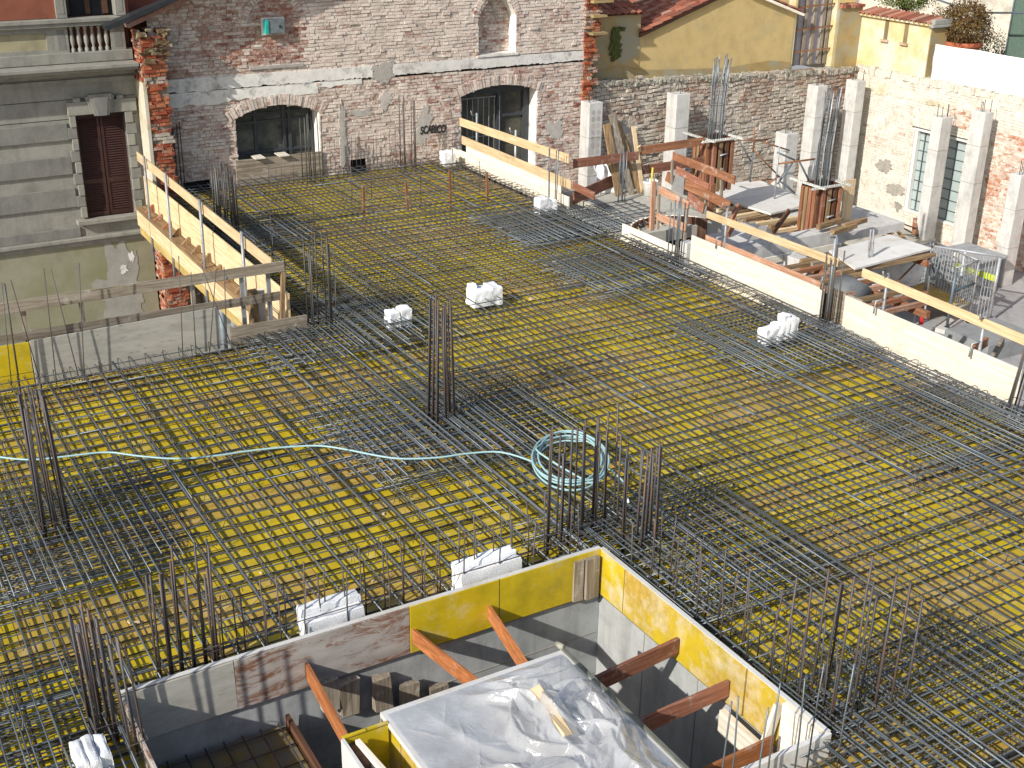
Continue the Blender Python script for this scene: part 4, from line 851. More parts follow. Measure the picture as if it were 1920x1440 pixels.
def bush(name, label, c, rx, ry, rz, n, mat, seed, lf=.035, cat='shrub'):
    R.seed(seed); t = thing(name, label, cat, (c[0], c[1], c[2]-rz)); m = MB()
    for i in range(n):
        d = Vector((R.gauss(0, 1), R.gauss(0, 1), R.gauss(0, 1))).normalized(); k = R.uniform(.35, 1)**.5*(1+.4*mn.noise(d*1.5+Vector((seed, 0, 0)))+.35*mn.noise(d*4+Vector((0, seed, 0))))
        p = Vector((c[0]+d.x*rx*k, c[1]+d.y*ry*k, c[2]+d.z*rz*k)); a = Vector((R.gauss(0, 1), R.gauss(0, 1), R.gauss(0, 1))).normalized(); b = a.cross(d).normalized() if a.cross(d).length > .1 else Vector((1, 0, 0)); s = lf*R.uniform(.6, 1.4)
        m.face([p-a*s, p+b*s*.45, p+a*s, p-b*s*.45], R.uniform(0, 1))
    m.build('foliage', mat, t)
    m = MB()
    for k in range(9): q = Vector((c[0]+R.gauss(0, .4)*rx, c[1]+R.gauss(0, .4)*ry, c[2]+R.uniform(-.1, .6)*rz)); m.tube([(c[0], c[1], c[2]-rz), ((c[0]+q.x)/2, (c[1]+q.y)/2, c[2]-rz*.4), q], [.02, .014, .006], 5)
    m.build('stems', wood('brown', 'Z'), t, True); return t
BU1 = leafmat('autumn_leaves', (.06, .03, .012), (.11, .06, .02), (.15, .11, .03)); BU2 = leafmat('green_leaves', (.03, .06, .01), (.08, .12, .02), (.14, .17, .04)); BU3 = leafmat('dark_leaves', (.02, .03, .012), (.04, .05, .02), (.08, .08, .04))
bush('pot_shrub', 'rusty brown dense shrub growing in the terracotta pot', (pc.x, pc.y, 2.55), 0.8, .8, .66, 8000, BU1, 3)
q = aX(1700, 0, 30.5); bush('terrace_shrub', 'green shrub showing above the tiled coping', (q.x, q.y, q.z+.15), .9, .9, .5, 4200, BU2, 4)
q = aX(1856, 90, 32.3); bush('dark_shrub', 'dark leafless shrub against the white wall at upper right', (q.x, q.y, q.z-.3), .8, .9, .8, 2600, BU3, 5, lf=.035)
wh = thing('white_house', 'sunlit white wall of a house far behind the terrace', 'house', (34, 25, 1)); m = MB(); m.box(33.5, 34, 14, 33, 1, 9); m.build('wall', simple('white_render', (.62, .58, .5), .9, nz=1.5, var=.3, dirt=(.3, .27, .22), dsc=.9), wh)
m = MB(); m.box(33.44, 33.5, 24, 25, 3.0, 4.6); m.build('window', DARKI, wh)
yb = thing('ochre_house', 'ochre house wall filling the gap above the yellow roofs', 'house', (30, 33, 1)); m = MB(); m.box(17, 33.4, 33, 33.5, 1, 9); m.build('wall', YELP, yb)
m = MB(); m.box(27.5, 28.6, 32.94, 33, 3, 4.8); m.build('window', DARKI, yb)
gn = thing('green_net', 'dark green netting panel at the top right corner', 'netting', (30.5, 21.2, 1)); q = aX(1905, 40, 31)
m = MB(); m.box(31, 31.05, q.y-2.4, q.y+.15, 1, 5); m.build('net', simple('green_net', (.1, .15, .12), .9, nz=20, var=.3), gn)
for k in range(3): m = MB(); yy = q.y+.15-k*1.1; m.tube([(30.97, yy, 1), (30.97, yy, 5)], .025, 6); m.build('post', DARKT, gn, True)
pg = thing('pergola_frame', 'thin dark pergola bars crossing in front of the white house', 'pergola', (29, 24.4, 1))
for a, b in (((1700, -20), (1840, 27)), ((1838, 24), (1960, 24)), ((1836, 18), (1828, 92))):
    m = MB(); m.tube([aX(*a, 29.9), aX(*b, 29.9)], .03, 6); m.build('bar', DARKT, pg, True)
# ================================================================ shaft (the deep opening in front)
sh = thing('lift_shaft', 'grey concrete shaft walls below the yellow boards in the foreground opening', 'concrete shaft', (4.2, 7.7, -3.3))
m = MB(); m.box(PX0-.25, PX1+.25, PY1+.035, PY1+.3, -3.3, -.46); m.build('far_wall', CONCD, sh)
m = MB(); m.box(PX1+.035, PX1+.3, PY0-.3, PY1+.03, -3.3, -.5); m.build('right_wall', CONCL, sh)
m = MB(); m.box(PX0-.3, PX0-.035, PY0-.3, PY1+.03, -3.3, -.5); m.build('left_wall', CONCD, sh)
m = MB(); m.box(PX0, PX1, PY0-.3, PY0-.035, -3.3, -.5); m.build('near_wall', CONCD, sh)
for z in (-1.05, -1.6, -2.15): m = MB(); m.box(PX0, PX1, PY1+.028, PY1+.036, z, z+.006); m.build('form_joint', GP_, sh)
for y in (6.6, 7.7, 8.6): m = MB(); m.box(PX1+.028, PX1+.036, y, y+.006, -3.2, -.5); m.build('form_joint', GP_, sh)
ff = thing('far_shaft_form', 'far side of the shaft form: stained grey board at left, yellow board at right', 'formwork', (4.2, PY1, -.5))
m = MB(); m.beam((PX0, PY1, -.235), (2.62, PY1, -.225), .027, .54, j=.002); m.build('grey_board', GREYB, ff, bevel=.003)
m = MB(); m.beam((2.625, PY1, -.228), (4.42, PY1, -.225), .027, .55, j=.002); m.build('stained_board', STAINB, ff, bevel=.003)
m = MB(); m.beam((4.425, PY1-.002, -.225), (PX1, PY1-.002, -.225), .03, .56, j=.002); m.build('yellow_board', PANX, ff, bevel=.003)
for a, b in ((6.36, 6.48), (6.5, 6.66)): m = MB(); m.box(a, b, PY1-.045-.03*(a > 6.4), PY1-.017, -.5, -.0, j=.004); m.build('corner_batten', wood('grey', 'Z'), ff)
m = MB(); m.beam((PX0, PY1+.02, .058), (PX1, PY1+.02, .058), .05, .008, j=.001); m.build('top_edge', PANW, ff)
rf = thing('right_shaft_form', 'right side of the shaft form: worn yellow boards fading to pale near the front', 'formwork', (PX1, 7.7, -.5))
m = MB(); m.beam((PX1, 7.0, -.225), (PX1, PY1-.018, -.225), .03, .56, j=.002); m.build('yellow_board', PANY, rf, bevel=.003)
m = MB(); m.beam((PX1+.002, PY0, -.225), (PX1+.002, 6.98, -.225), .03, .56, j=.002); m.build('worn_yellow_board', PANY, rf, bevel=.003)
m = MB(); m.beam((PX1+.012, PY0-.02, .058), (PX1+.012, PY1, .058), .05, .008, j=.001); m.build('top_edge', PANW, rf)
m = MB(); m.box(PX1-.06, PX1-.017, 5.99, 6.45, -.49, .05, j=.003); m.build('pale_cover_board', wood('cream', 'Y'), rf)
m = MB(); m.beam((PX1-.14, 5.98, -.62), (PX1-.12, 7.15, -.6), .06, .26, j=.006); o = m.build('ledger_plank', wood('cream', 'Y')); tag(o, 'pale plank fixed low along the right side of the shaft', 'plank')
m = MB(); m.beam((PX1-.05, 6.5, .0), (PX1-.18, 6.52, -.52), .1, .04, (0, 1, 0)); o = m.build('brace_block', wood('cream', 'Z')); tag(o, 'short pale brace leaning between the right board and the low plank', 'brace')
nf = thing('near_shaft_board', 'pale concrete-stained board at the near right end of the shaft', 'board', (5, PY0, -.3))
m = MB(); m.beam((3.5, PY0-.02, -.08), (PX1+.03, PY0-.02, -.08), .05, .26, j=.003); m.build('board', PANW, nf, bevel=.004)
lf = thing('left_shaft_board', 'dirty grey board along the left side of the shaft', 'board', (PX0, 7.7, -.5))
m = MB(); m.beam((PX0, PY0, -.225), (PX0, PY1-.018, -.225), .027, .55, j=.002); m.build('board', STAINB, lf, bevel=.003)
for y in (8.9, 8.5, 8.1): m = MB(); m.box(PX0+.02, PX0+.05, y, y+.05, -1.1, -.1); m.build('batten', wood('brown', 'Z'), lf)
for i, (a, b, w) in enumerate((((5.33, 9.4), (5.12, 8.1), 'from the yellow far board to the plastic heap, right of the two'), ((4.46, 9.4), (4.68, 8.05), 'from the yellow far board to the plastic heap, left of the two'), ((3.32, 9.4), (3.22, 7.95), 'leftmost strut, crossing the dark part of the shaft'))):
    m = MB(); m.beam((*a, -.3), (*b, -.3), .035, .17, j=.004); o = m.build('timber_strut', wood('strut', 'Y')); tag(o, 'orange timber strut '+w, 'strut', 'orange struts across the shaft')
for i, (a, b, w) in enumerate((((PX1-.03, 7.98), (5.4, 7.88), 'farthest of the three running to the right board'), ((PX1-.03, 7.2), (5.4, 7.18), 'middle one of the three running to the right board'), ((PX1-.2, 6.38), (5.2, 6.36), 'nearest of the three running to the right board'))):
    m = MB(); m.beam((*a, -.3), (*b, -.34), .035, .18, j=.004); o = m.build('timber_strut', wood('strut' if i == 2 else 'red', 'X')); tag(o, 'reddish timber strut, '+w, 'strut', 'orange struts across the shaft')
for i, (px, y0, y1) in enumerate(((658, 1282, 1330), (720, 1268, 1325), (770, 1278, 1330), (827, 1290, 1325), (622, 1288, 1310))):
    p = aY(px, (y0+y1)/2, PY1-.1); h = .3 if i < 2 else .24
    m = MB(); m.box(p.x-.1, p.x+.1, PY1-.09, PY1-.0, p.z-h/2-.1, p.z+h/2, j=.02); o = m.build('spacer_block', wood('grey', 'Z')); tag(o, 'grey timber offcut fixed on the far shaft wall, '+('second from left', 'third from left, the tallest', 'fourth from left', 'rightmost', 'leftmost')[i], 'timber block', 'timber offcuts on the shaft wall')
# inner box with the plastic
CX0, CX1, CY1 = 3.5, 5.38, 8.1
cb = thing('inner_shaft_box', 'raised form box in the middle of the shaft covered by a pale panel', 'formwork box', (4.4, 6.5, -.6))
m = MB(); m.box(CX0, CX1, 4.2, CY1, -.02, .03); m.build('top_panel', PANW, cb, bevel=.003)
m = MB(); m.box(CX0-.001, CX1-.05, CY1-.03, CY1, -.6, -.021); m.build('far_side', wood('grey', 'X'), cb)
m = MB(); m.box(CX1-.005, CX1+.03, 4.2, CY1+.05, -.2, .055); m.build('edge_rail', simple('grey_green_timber', (.13, .135, .11), .8, nz=9), cb)
m = MB(); m.tube([(CX1+.0, CY1+.08, .05), (CX1+.0, CY1-.02, .07)], .03, 10); m.build('pipe_end', simple('beige_pipe', (.4, .38, .3), .6), cb, True)
m = MB(); m.box(CX0+.03, CX0+.06, 4.2, CY1-.1, -.55, -.06); m.build('left_side', PANY, cb)
xb = thing('small_side_box', 'small yellow-sided form box at the bottom edge left of the plastic', 'formwork box', (3.3, 7.5, -.6))
m = MB(); m.box(3.08, 3.5, 7.93, 7.96, -.55, .04); m.build('far_board', PANX, xb)
m = MB(); m.box(3.06, 3.09, 5, 7.93, -.55, .035); m.build('left_board', PANW, xb)
m = MB(); m.hexa([(3.17, 6.6, -.5), (3.21, 6.6, -.5), (3.21, 7.88, -.5), (3.17, 7.88, -.5), (3.3, 6.6, 0), (3.34, 6.6, 0), (3.21, 7.88, .02), (3.17, 7.88, .02)]); m.build('inner_board', wood('cream', 'Y'), xb)
m = MB(); m.box(3.13, 3.18, 7.6, 7.92, -.5, -.03); m.build('block', wood('brown', 'Z'), xb)
# plastic sheet heap
pl = thing('plastic_sheet', 'crumpled heap of clear plastic sheet on the pale panel in the shaft', 'plastic sheet', (4.5, 6.9, .03))
NU, NV = 230, 270
U, V = np.meshgrid(np.linspace(0, 1, NU+1), np.linspace(0, 1, NV+1)); X_ = CX0+.03+U*(CX1-CX0-.08); Y_ = CY1-.07-V*2.6; Hh = np.zeros_like(X_)
R.seed(404); WX = np.zeros_like(X_); WY = np.zeros_like(X_)
for k in range(7):
    a, b, c, e = R.uniform(-3.5, 3.5), R.uniform(-3.5, 3.5), R.uniform(0, 6), R.uniform(.03, .07)
    WX += e*np.sin(a*X_+b*Y_+c); WY += e*np.cos(b*X_-a*Y_+c)
XX, YY_ = X_+WX, Y_+WY
for k in range(46):   # folds: curved ridges, one side steeper than the other
    cx, cy = R.uniform(3.9, 5.5), R.uniform(5.4, 8.0); th = R.gauss(1.9, .7); L_ = R.uniform(.18, .75); cu = R.uniform(-1.6, 1.6); wd = R.uniform(.03, .085); hh = R.uniform(.05, .17)*(1.25 if cx > 4.2 else .55)
    dx, dy = XX-cx, YY_-cy; s_ = dx*math.cos(th)+dy*math.sin(th); n_ = -dx*math.sin(th)+dy*math.cos(th)-cu*s_*s_
    r = np.where(n_ > 0, n_/wd, -n_/(wd*1.9)); Hh = np.maximum(Hh, hh*np.exp(-r**1.4)*np.exp(-(np.abs(s_)/L_)**3))+.12*hh*np.exp(-(n_/(wd*4))**2-(s_/L_)**2)
for k in range(60):   # small creases
    cx, cy = R.uniform(3.55, 5.35), R.uniform(5.4, 8.0); th = R.uniform(0, 3.1); L_ = R.uniform(.05, .22); wd = R.uniform(.008, .02)
    dx, dy = XX-cx, YY_-cy; s_ = dx*math.cos(th)+dy*math.sin(th); n_ = -dx*math.sin(th)+dy*math.cos(th)
    Hh += R.uniform(.006, .018)*np.exp(-np.abs(n_)/wd)*np.exp(-(s_/L_)**2)
E_ = np.clip(np.minimum(U, 1-U)*9, 0, 1)*np.clip(V*7, 0, 1); Hh = Hh*E_+.01
m = MB(); m.v = [(float(x), float(y), .034+float(h)) for x, y, h in zip((X_+WX*.5*E_).ravel(), (Y_+WY*.4*E_).ravel(), Hh.ravel())]
for a in range(NV):
    for b in range(NU): k = a*(NU+1)+b; m.f.append((k, k+1, k+NU+2, k+NU+1))
m.a = [.5]*len(m.f); m.t = m.a
m.build('sheet', PLASTIC, pl, True)
a = aZ(1003, 1288, .26); b = aZ(1066, 1378, .235)
m = MB(); m.beam(a, b, .085, .022, j=.014); o = m.build('wood_offcut', wood('pale', 'Y')); tag(o, 'splintered pale wood offcut lying on the crumpled plastic', 'offcut')
# lower stair floor in the left part of the shaft
st = thing('stair_soffit', 'lower yellow and brown form floor under dark mesh, left in the shaft', 'formwork floor', (2.4, 8, -1.5))
m = MB(); m.hexa([(1.64, 5.98, -1.05), (3.05, 5.98, -1.05), (3.05, 9.4, -.9), (1.64, 9.4, -.9), (1.64, 5.98, -1.0), (3.05, 5.98, -1.0), (3.05, 9.4, -.85), (1.64, 9.4, -.85)]); m.build('panel', simple('brown_yellow_floor', (.2, .14, .035), .7, nz=3, var=.5, dirt=(.14, .13, .11), dsc=2.5, dth=(.42, .6)), st)
for i in range(8): x = 1.72+i*.18; m = MB(); m.tube([(x, 6, -.93), (x, 9.36, -.78)], .009, 5); m.build('long_bar', RUSTY, st, True)
for i in range(14): y = 6.05+i*.25; z = -.93+(y-6)*.0446-.018; m = MB(); m.tube([(1.66, y, z), (3.03, y, z)], .009, 5); m.build('cross_bar', RUSTY, st, True)
m = MB(); m.beam((3.07, 6, -.98), (3.09, 9.4, -.84), .04, .22); m.build('side_board', wood('brown', 'Y'), st)
# ================================================================ left edge of the deck
def board(name, mat, p, q, w, h, label, cat='board', group=None, up=(0, 0, 1), bev=.004, j=.004):
    m = MB(); m.beam(p, q, w, h, up, j=j); o = m.build(name, mat, None, bevel=bev)
    return tag(o, label, cat, group)
gb = board('edge_board', GREYB, (2.38, 17.46, .13), (5.12, 17.46, .17), .03, .68, 'long grey shutter board along the left deck edge behind the thin bars', 'formwork board')
board('edge_board', PANX, (1.2, 17.5, .12), (2.37, 17.47, .12), .03, .66, 'yellow shutter board at the far left end of the grey board', 'formwork board')
board('edge_board', wood('grey', 'X'), (5.24, 17.33, .03), (6.5, 17.38, -.0), .04, .34, 'short low grey plank in front of the end of the grey board', 'formwork board')
board('guard_rail', wood('grey', 'X'), (1.0, 17.62, .95), (6.26, 17.6, .95), .025, .17, 'upper guard plank over the grey board at the left deck edge', 'guard rail', 'guard rails over the left edge boards')
board('guard_rail', wood('grey', 'X'), (1.0, 17.63, .5), (6.22, 17.62, .47), .025, .14, 'lower guard plank over the grey board at the left deck edge', 'guard rail', 'guard rails over the left edge boards')
for i, px in enumerate((40, 150, 362, 455, 505)):
    p = aY(px, 560, 17.68); m = MB(); m.box(p.x-.03, p.x+.03, 17.65, 17.7, -.5, .95); o = m.build('guard_post', GALV if i > 2 else wood('grey', 'Z')); tag(o, 'upright holding the grey guard planks, '+('leftmost', 'second from left', 'middle one', 'second from right', 'rightmost')[i], 'guard post', 'uprights of the grey guard planks')
p = aY(530, 600, 17.5); board('leaning_prop', wood('tan', 'Z'), (p.x-.02, 17.5, -.1), (p.x+.1, 17.62, .85), .07, .05, 'light timber upright tied to the end of the grey guard planks', 'timber prop', up=(0, 1, 0))
for i, px in enumerate((480, 497)):
    p = aY(px, 560, 17.75); m = MB(); m.box(p.x-.09+.0*i, p.x+.05, 17.78+.1*i, 17.9+.1*i, -1.0, .55 if i == 0 else .5, j=.006); o = m.build('corner_post', wood('tan' if i == 0 else 'cream', 'Z')); tag(o, 'thick square timber post behind the grey guard planks, '+('darker left' if i == 0 else 'paler right')+' one', 'timber post')
m = MB()
p = aY(545, 585, 17.6)
LX = 6.2
lg = thing('left_edge_form', 'pale side boards and yellow beam hanging along the left deck edge', 'formwork', (LX, 21.6, -.8))
m = MB(); m.beam((6.36, 17.75, .12), (6.36, 26.3, .12), .03, .62, j=.004); m.build('side_board', wood('pale', 'Y'), lg, bevel=.003)
m = MB(); m.box(6.1, 6.34, 17.8, 26.2, -.26, -.2); m.build('ledge', wood('tan', 'Y'), lg)
m = MB(); m.beam((6.12, 17.85, -.42), (6.12, 26.2, -.42), .03, .34, j=.004); m.build('lower_board', wood('pale', 'Y'), lg, bevel=.003)
m = MB(); m.box(6.14, 6.36, 17.85, 26.2, -.8, -.62); m.build('yellow_beam', wood('yellow', 'Y'), lg)
R.seed(61)
for i in range(12):
    y = 18.6+i*.64; m = MB(); h = R.uniform(.1, .2)
    m.hexa([(6.14, y-.03, -.198), (6.33, y-.03, -.198), (6.33, y+.03, -.198), (6.14, y+.03, -.198), (6.3, y-.03, h-.2), (6.335, y-.03, h-.2), (6.335, y+.03, h-.2), (6.3, y+.03, h-.2)]); m.build('wedge', wood('orange' if i > 8 else 'tan', 'Z'), lg)
board('guard_rail', wood('pale', 'Y'), (6.2, 18.0, .86), (6.2, 26.0, .93), .03, .2, 'long pale guard plank along the left deck edge in the sun', 'guard rail', 'pale guard planks of the left deck edge')
for i, (px, y0, y1) in enumerate(((270, 285, 500), (312, 335, 575), (376, 385, 620), (455, 450, 590))):
    p = aX(px, y0+15, 6.13); m = MB(); m.tube([(6.12, p.y, -1.1), (6.13, p.y, 1.1)], .028, 8); o = m.build('guard_post', GALV, None, True); tag(o, 'steel upright of the pale left railing, '+('farthest, by the brick pier', 'second from the pier', 'third from the pier', 'nearest, by the grey planks')[i], 'guard post', 'steel uprights of the pale left railing')
# below the left edge
us = thing('lower_storey_front', 'plastered wall and dark red doorway below the left deck edge', 'wall', (9, GY-.3, -3.3))
p0 = aY(383, 560, GY-.35); p1 = aY(430, 560, GY-.35); p2 = aY(470, 560, GY-.35)
m = MB(); m.box(p0.x, p1.x, GY-.4, GY-.05, -3.3, -.9); m.build('grey_pier', concrete('under_concrete', (.24, .24, .21)), us)
m = MB(); m.box(p1.x, p2.x, GY-.2, GY-.05, -3.3, -.9); m.build('red_door', simple('dark_red_door', (.11, .03, .02), .6), us)
m = MB(); m.box(p2.x, p2.x+2.2, GY-.3, GY-.05, -3.3, -.9); m.build('side_wall', PLAST, us)
m = MB(); m.box(p2.x+.1, p2.x+.35, GY-.36, GY-.3, -2.9, -1.8); m.build('white_panel', WHITEP, us)
for i, (x, c) in enumerate(((7.35, BLUEPL), (7.6, GALV))):
    m = MB(); m.tube([(x, 24.8, -3.3), (x, 24.8, -1.3)], .07, 10); o = m.build('prop_pipe', c, None, True); tag(o, 'steel prop tube under the left deck edge, '+('bluish left' if i == 0 else 'grey right')+' one', 'prop')
m = MB(); m.box(7.0, 8.0, 24.6, 24.9, -1.5, -1.3); o = m.build('prop_beam', wood('yellow', 'X')); tag(o, 'yellow beam over the props under the left deck edge', 'beam')
# ================================================================ far right edge of the deck (railing in front of the door)
DX = 14.06
board('edge_board', wood('cream', 'Y'), (DX, 21.5, -.02), (DX, 26.5, -.02), .04, .36, 'long white edge board in front of the dark door', 'formwork board')
board('edge_board', wood('cream', 'Y'), (DX+.06, 21.9, .2), (DX+.06, 26.2, .22), .03, .22, 'second pale board standing behind the white edge board by the door', 'formwork board')
board('edge_board', wood('cream', 'Y'), (DX-.02, 26.0, .0), (DX-.02, 26.84, .0), .04, .3, 'short pale board meeting the brick wall left of the door', 'formwork board')
board('guard_rail', wood('pale', 'Y'), (DX+.04, 21.62, .95), (DX+.04, 26.5, .84), .03, .19, 'upper pale guard plank in front of the dark door', 'guard rail', 'guard planks in front of the door')
board('guard_rail', wood('pale', 'Y'), (DX+.04, 21.5, .42), (DX+.04, 26.4, .42), .03, .2, 'lower pale guard plank in front of the dark door', 'guard rail', 'guard planks in front of the door')
board('guard_rail', wood('red', 'Y'), (DX+.1, 20.7, .36), (DX+.09, 21.5, .4), .03, .16, 'short orange end piece of the lower plank by the door', 'guard rail')
for i, (px, y0) in enumerate(((894, 216), (967, 248))):
    p = aX(px, y0, DX+.12); m = MB(); m.tube([(DX+.12, p.y, -.4), (DX+.12, p.y, p.z+.05)], .025, 8); m.tube([(DX+.12, p.y, p.z), (DX-.02, p.y, p.z+.02), (DX-.04, p.y, p.z+.12)], .012, 6); o = m.build('guard_post', GALV, None, True); tag(o, 'steel clamp upright of the door railing, '+('far' if i == 0 else 'near')+' one', 'guard post', 'clamp uprights of the door railing')
board('guard_rail', wood('red', 'X'), (14.3, 21.75, .8), (16.0, 21.75, .8), .03, .19, 'reddish plank running right from the corner of the door railing', 'guard rail')
board('guard_rail', wood('orange', 'X'), (16.2, 22.1, .8), (18.1, 22.1, .84), .03, .19, 'orange plank between the leaning planks and the column form', 'guard rail')
board('guard_rail', wood('red', 'X'), (16.3, 22.15, .34), (18.2, 22.15, .36), .03, .2, 'lower red plank between the leaning planks and the column form', 'guard rail')
board('kicker_board', wood('red', 'X'), (14.25, 21.62, .08), (15.6, 22.1, .2), .04, .26, 'dark orange board lying low beside the grey landing', 'board')
# leaning planks
for i, (a, b, w, k, nm) in enumerate((((1160, 366), (1137, 232), .17, 'tan', 'front left one'), ((1185, 365), (1147, 214), .16, 'grey', 'longest at the left'), ((1200, 362), (1158, 228), .13, 'tan', 'thin one of the left group'), ((1148, 352), (1140, 250), .12, 'grey', 'shortest of the left group'), ((1185, 352), (1177, 252), .13, 'grey', 'left one of the right group'), ((1206, 362), (1187, 236), .11, 'pale', 'tallest of the right group'), ((1204, 345), (1198, 274), .1, 'pale', 'rightmost one'))):
    p = aZ(*a, -.06); q = aY(*b, 22.05+.1*(i % 3))
    board('leaning_plank', wood(k, 'Z'), p, q, w, .03, 'weathered plank leaning on the red rail behind the landing, '+nm, 'plank', 'planks leaning behind the landing', up=(0, 1, 0), j=.008)
p = aZ(1140, 365, -.05); q = aY(1135, 310, 22.0)
m = MB(); m.grid(lambda u, v: (p.x-.15+u*.5-.22*v*u+.05*mn.noise(Vector((u*4, v*4, 1))), p.y+.1+.25*v+.12*mn.noise(Vector((u*3, v*3, 5))), -.05+v*.65), 16, 16); o = m.build('plastic_wrap', TARP, None, True, solid=.01); tag(o, 'white plastic sheet bunched at the foot of the leaning planks', 'plastic sheet')
p = aZ(1218, 366, -.05); bk = thing('bucket', 'white plastic bucket with yellow tool handles on the landing', 'bucket', p)
m = MB(); m.lathe(p, [(0, 0), (.13, 0), (.17, .32), (.18, .33), (.165, .33), (.125, .02), (0, .02)], 20); m.build('body', WHITEP, bk, True)
m = MB(); m.lathe(p, [(.172, .29), (.18, .29), (.18, .31), (.172, .31)], 20); m.build('rim', WHITEB, bk, True)
m = MB(); m.beam(p+Vector((.02, 0, .1)), p+Vector((.08, .05, .6)), .035, .035); m.build('tool_handle', simple('tool_yellow', (.6, .42, .05), .6), bk)
# ================================================================ right edge boards
EX = 13.97
board('edge_board', wood('cream', 'Y'), (EX, 13.75, .13), (EX, 17.2, .13), .035, .7, 'long pale edge board from the curved stair to the gap at right', 'formwork board', j=.006)
board('edge_board', wood('cream', 'Y'), (EX+.06, 9.93, .13), (EX+.06, 13.32, .15), .035, .72, 'long pale edge board from the gap to the right edge of the picture', 'formwork board', j=.006)
board('edge_board', wood('tan', 'Y'), (EX+.02, 7.5, .1), (EX+.02, 9.5, .1), .035, .7, 'darker edge board beyond the last starter bars at right', 'formwork board')
board('notch_board', wood('grey', 'Y'), (EX+.32, 13.2, .15), (EX+.32, 14.0, .15), .03, .55, 'grey board behind the starter bars in the gap', 'formwork board')
board('notch_board', wood('brown', 'X'), (EX+.02, 13.86, .1), (EX+.34, 13.86, .1), .03, .5, 'dark short board closing the far side of the gap', 'formwork board')
board('notch_board', wood('brown', 'X'), (EX+.05, 13.22, .1), (EX+.34, 13.22, .1), .03, .5, 'dark short board closing the near side of the gap', 'formwork board')
board('top_plank', wood('pink', 'Y'), (EX+.18, 13.95, .4), (EX+.16, 17.0, .42), .03, .2, 'orange plank along the top behind the first long edge board', 'plank', j=.006)
board('guard_rail', wood('pale', 'Y'), (EX+.1, 13.6, .96), (EX+.1, 16.95, .93), .03, .13, 'yellowish guard plank above the first long edge board', 'guard rail', 'yellowish guard planks over the right edge')
board('guard_rail', wood('pale', 'Y'), (EX+.12, 10.0, .88), (EX+.12, 13.1, .95), .03, .14, 'yellowish guard plank above the second long edge board', 'guard rail', 'yellowish guard planks over the right edge')
for i, (px, yb, yt) in enumerate(((1357, 455, 385), (1655, 575, 512), (1835, 655, 592), (1555, 530, 440))):
    p = aX(px, yb, EX+.13); q = aX(px, yt, EX+.13)
    g_ = thing('clamp_post', 'steel clamp upright on the pale edge boards, '+('behind the curved stair', 'left one on the second long board', 'right one on the second long board', 'beside the gap in the boards')[i], 'guard post', p, 'clamp uprights of the right edge')
    m = MB(); m.tube([(EX+.15, p.y, -.2), (EX+.15, p.y, q.z+.02)], .024, 8); m.build('upright', GALV, g_, True)
    m = MB(); m.tube([(EX+.15, p.y, p.z+.12), (EX-.04, p.y, p.z+.12), (EX-.05, p.y, p.z-.08)], .016, 6); m.build('clamp', GALV, g_, True)
    m = MB(); m.tube([(EX+.15, p.y-.01, q.z), (EX+.03, p.y-.01, q.z), (EX+.02, p.y-.01, q.z+.08)], .012, 6); m.build('hook', GALV, g_, True)
# ================================================================ curved stair form
cs = thing('curved_stair_form', 'curved brown form ring of the spiral stair beside the deck edge', 'curved formwork', (14.9, 18.8, -.4))
cc = Vector((14.95, 18.75, 0)); rr = .95
def arc(name, mat, r, a0, a1, z0, z1, th, n=20):
    m = MB()
    for i in range(n):
        a, b = rad(a0+(a1-a0)*i/n), rad(a0+(a1-a0)*(i+1)/n); c = []
        for z in (z0, z1): c += [(cc.x+math.cos(t)*k, cc.y+math.sin(t)*k, z) for t, k in ((a, r), (b, r), (b, r+th), (a, r+th))]
        m.hexa(c)
    return m.build(name, mat, cs, True)
arc('ring_wall', wood('brown', 'Z'), rr, 20, 215, -.6, .05, .04)
arc('ring_rim', wood('cream', 'Z'), rr+.04, 30, 210, -.1, .06, .03)
arc('inner_ring', wood('red', 'Z'), rr-.35, 180, 330, -.6, -.2, .04)
for i in range(9):
    a = rad(60+i*22); m = MB(); m.beam((cc.x+math.cos(a)*rr*.97, cc.y+math.sin(a)*rr*.97, -.03), (cc.x+math.cos(a)*rr*.6, cc.y+math.sin(a)*rr*.6, -.45), .04, .05); m.build('rib', wood('pale' if i % 2 else 'tan', 'Y'), cs)
board('edge_board', wood('cream', 'Y'), (EX-.02, 17.55, -.02), (EX-.02, 19.35, -.02), .04, .34, 'white board in front of the curved stair form', 'formwork board')
m = MB(); m.box(EX+.0, EX+.2, 17.32, 17.52, -.3, .28); o = m.build('form_block', PANW); tag(o, 'pale block at the end of the white board by the curved stair', 'block')
m = MB(); m.box(14.4, 15.9, 17.6, 19.8, -.75, -.6); o = m.build('stair_platform', wood('brown', 'X')); tag(o, 'dark lower platform inside the curved stair form', 'platform')
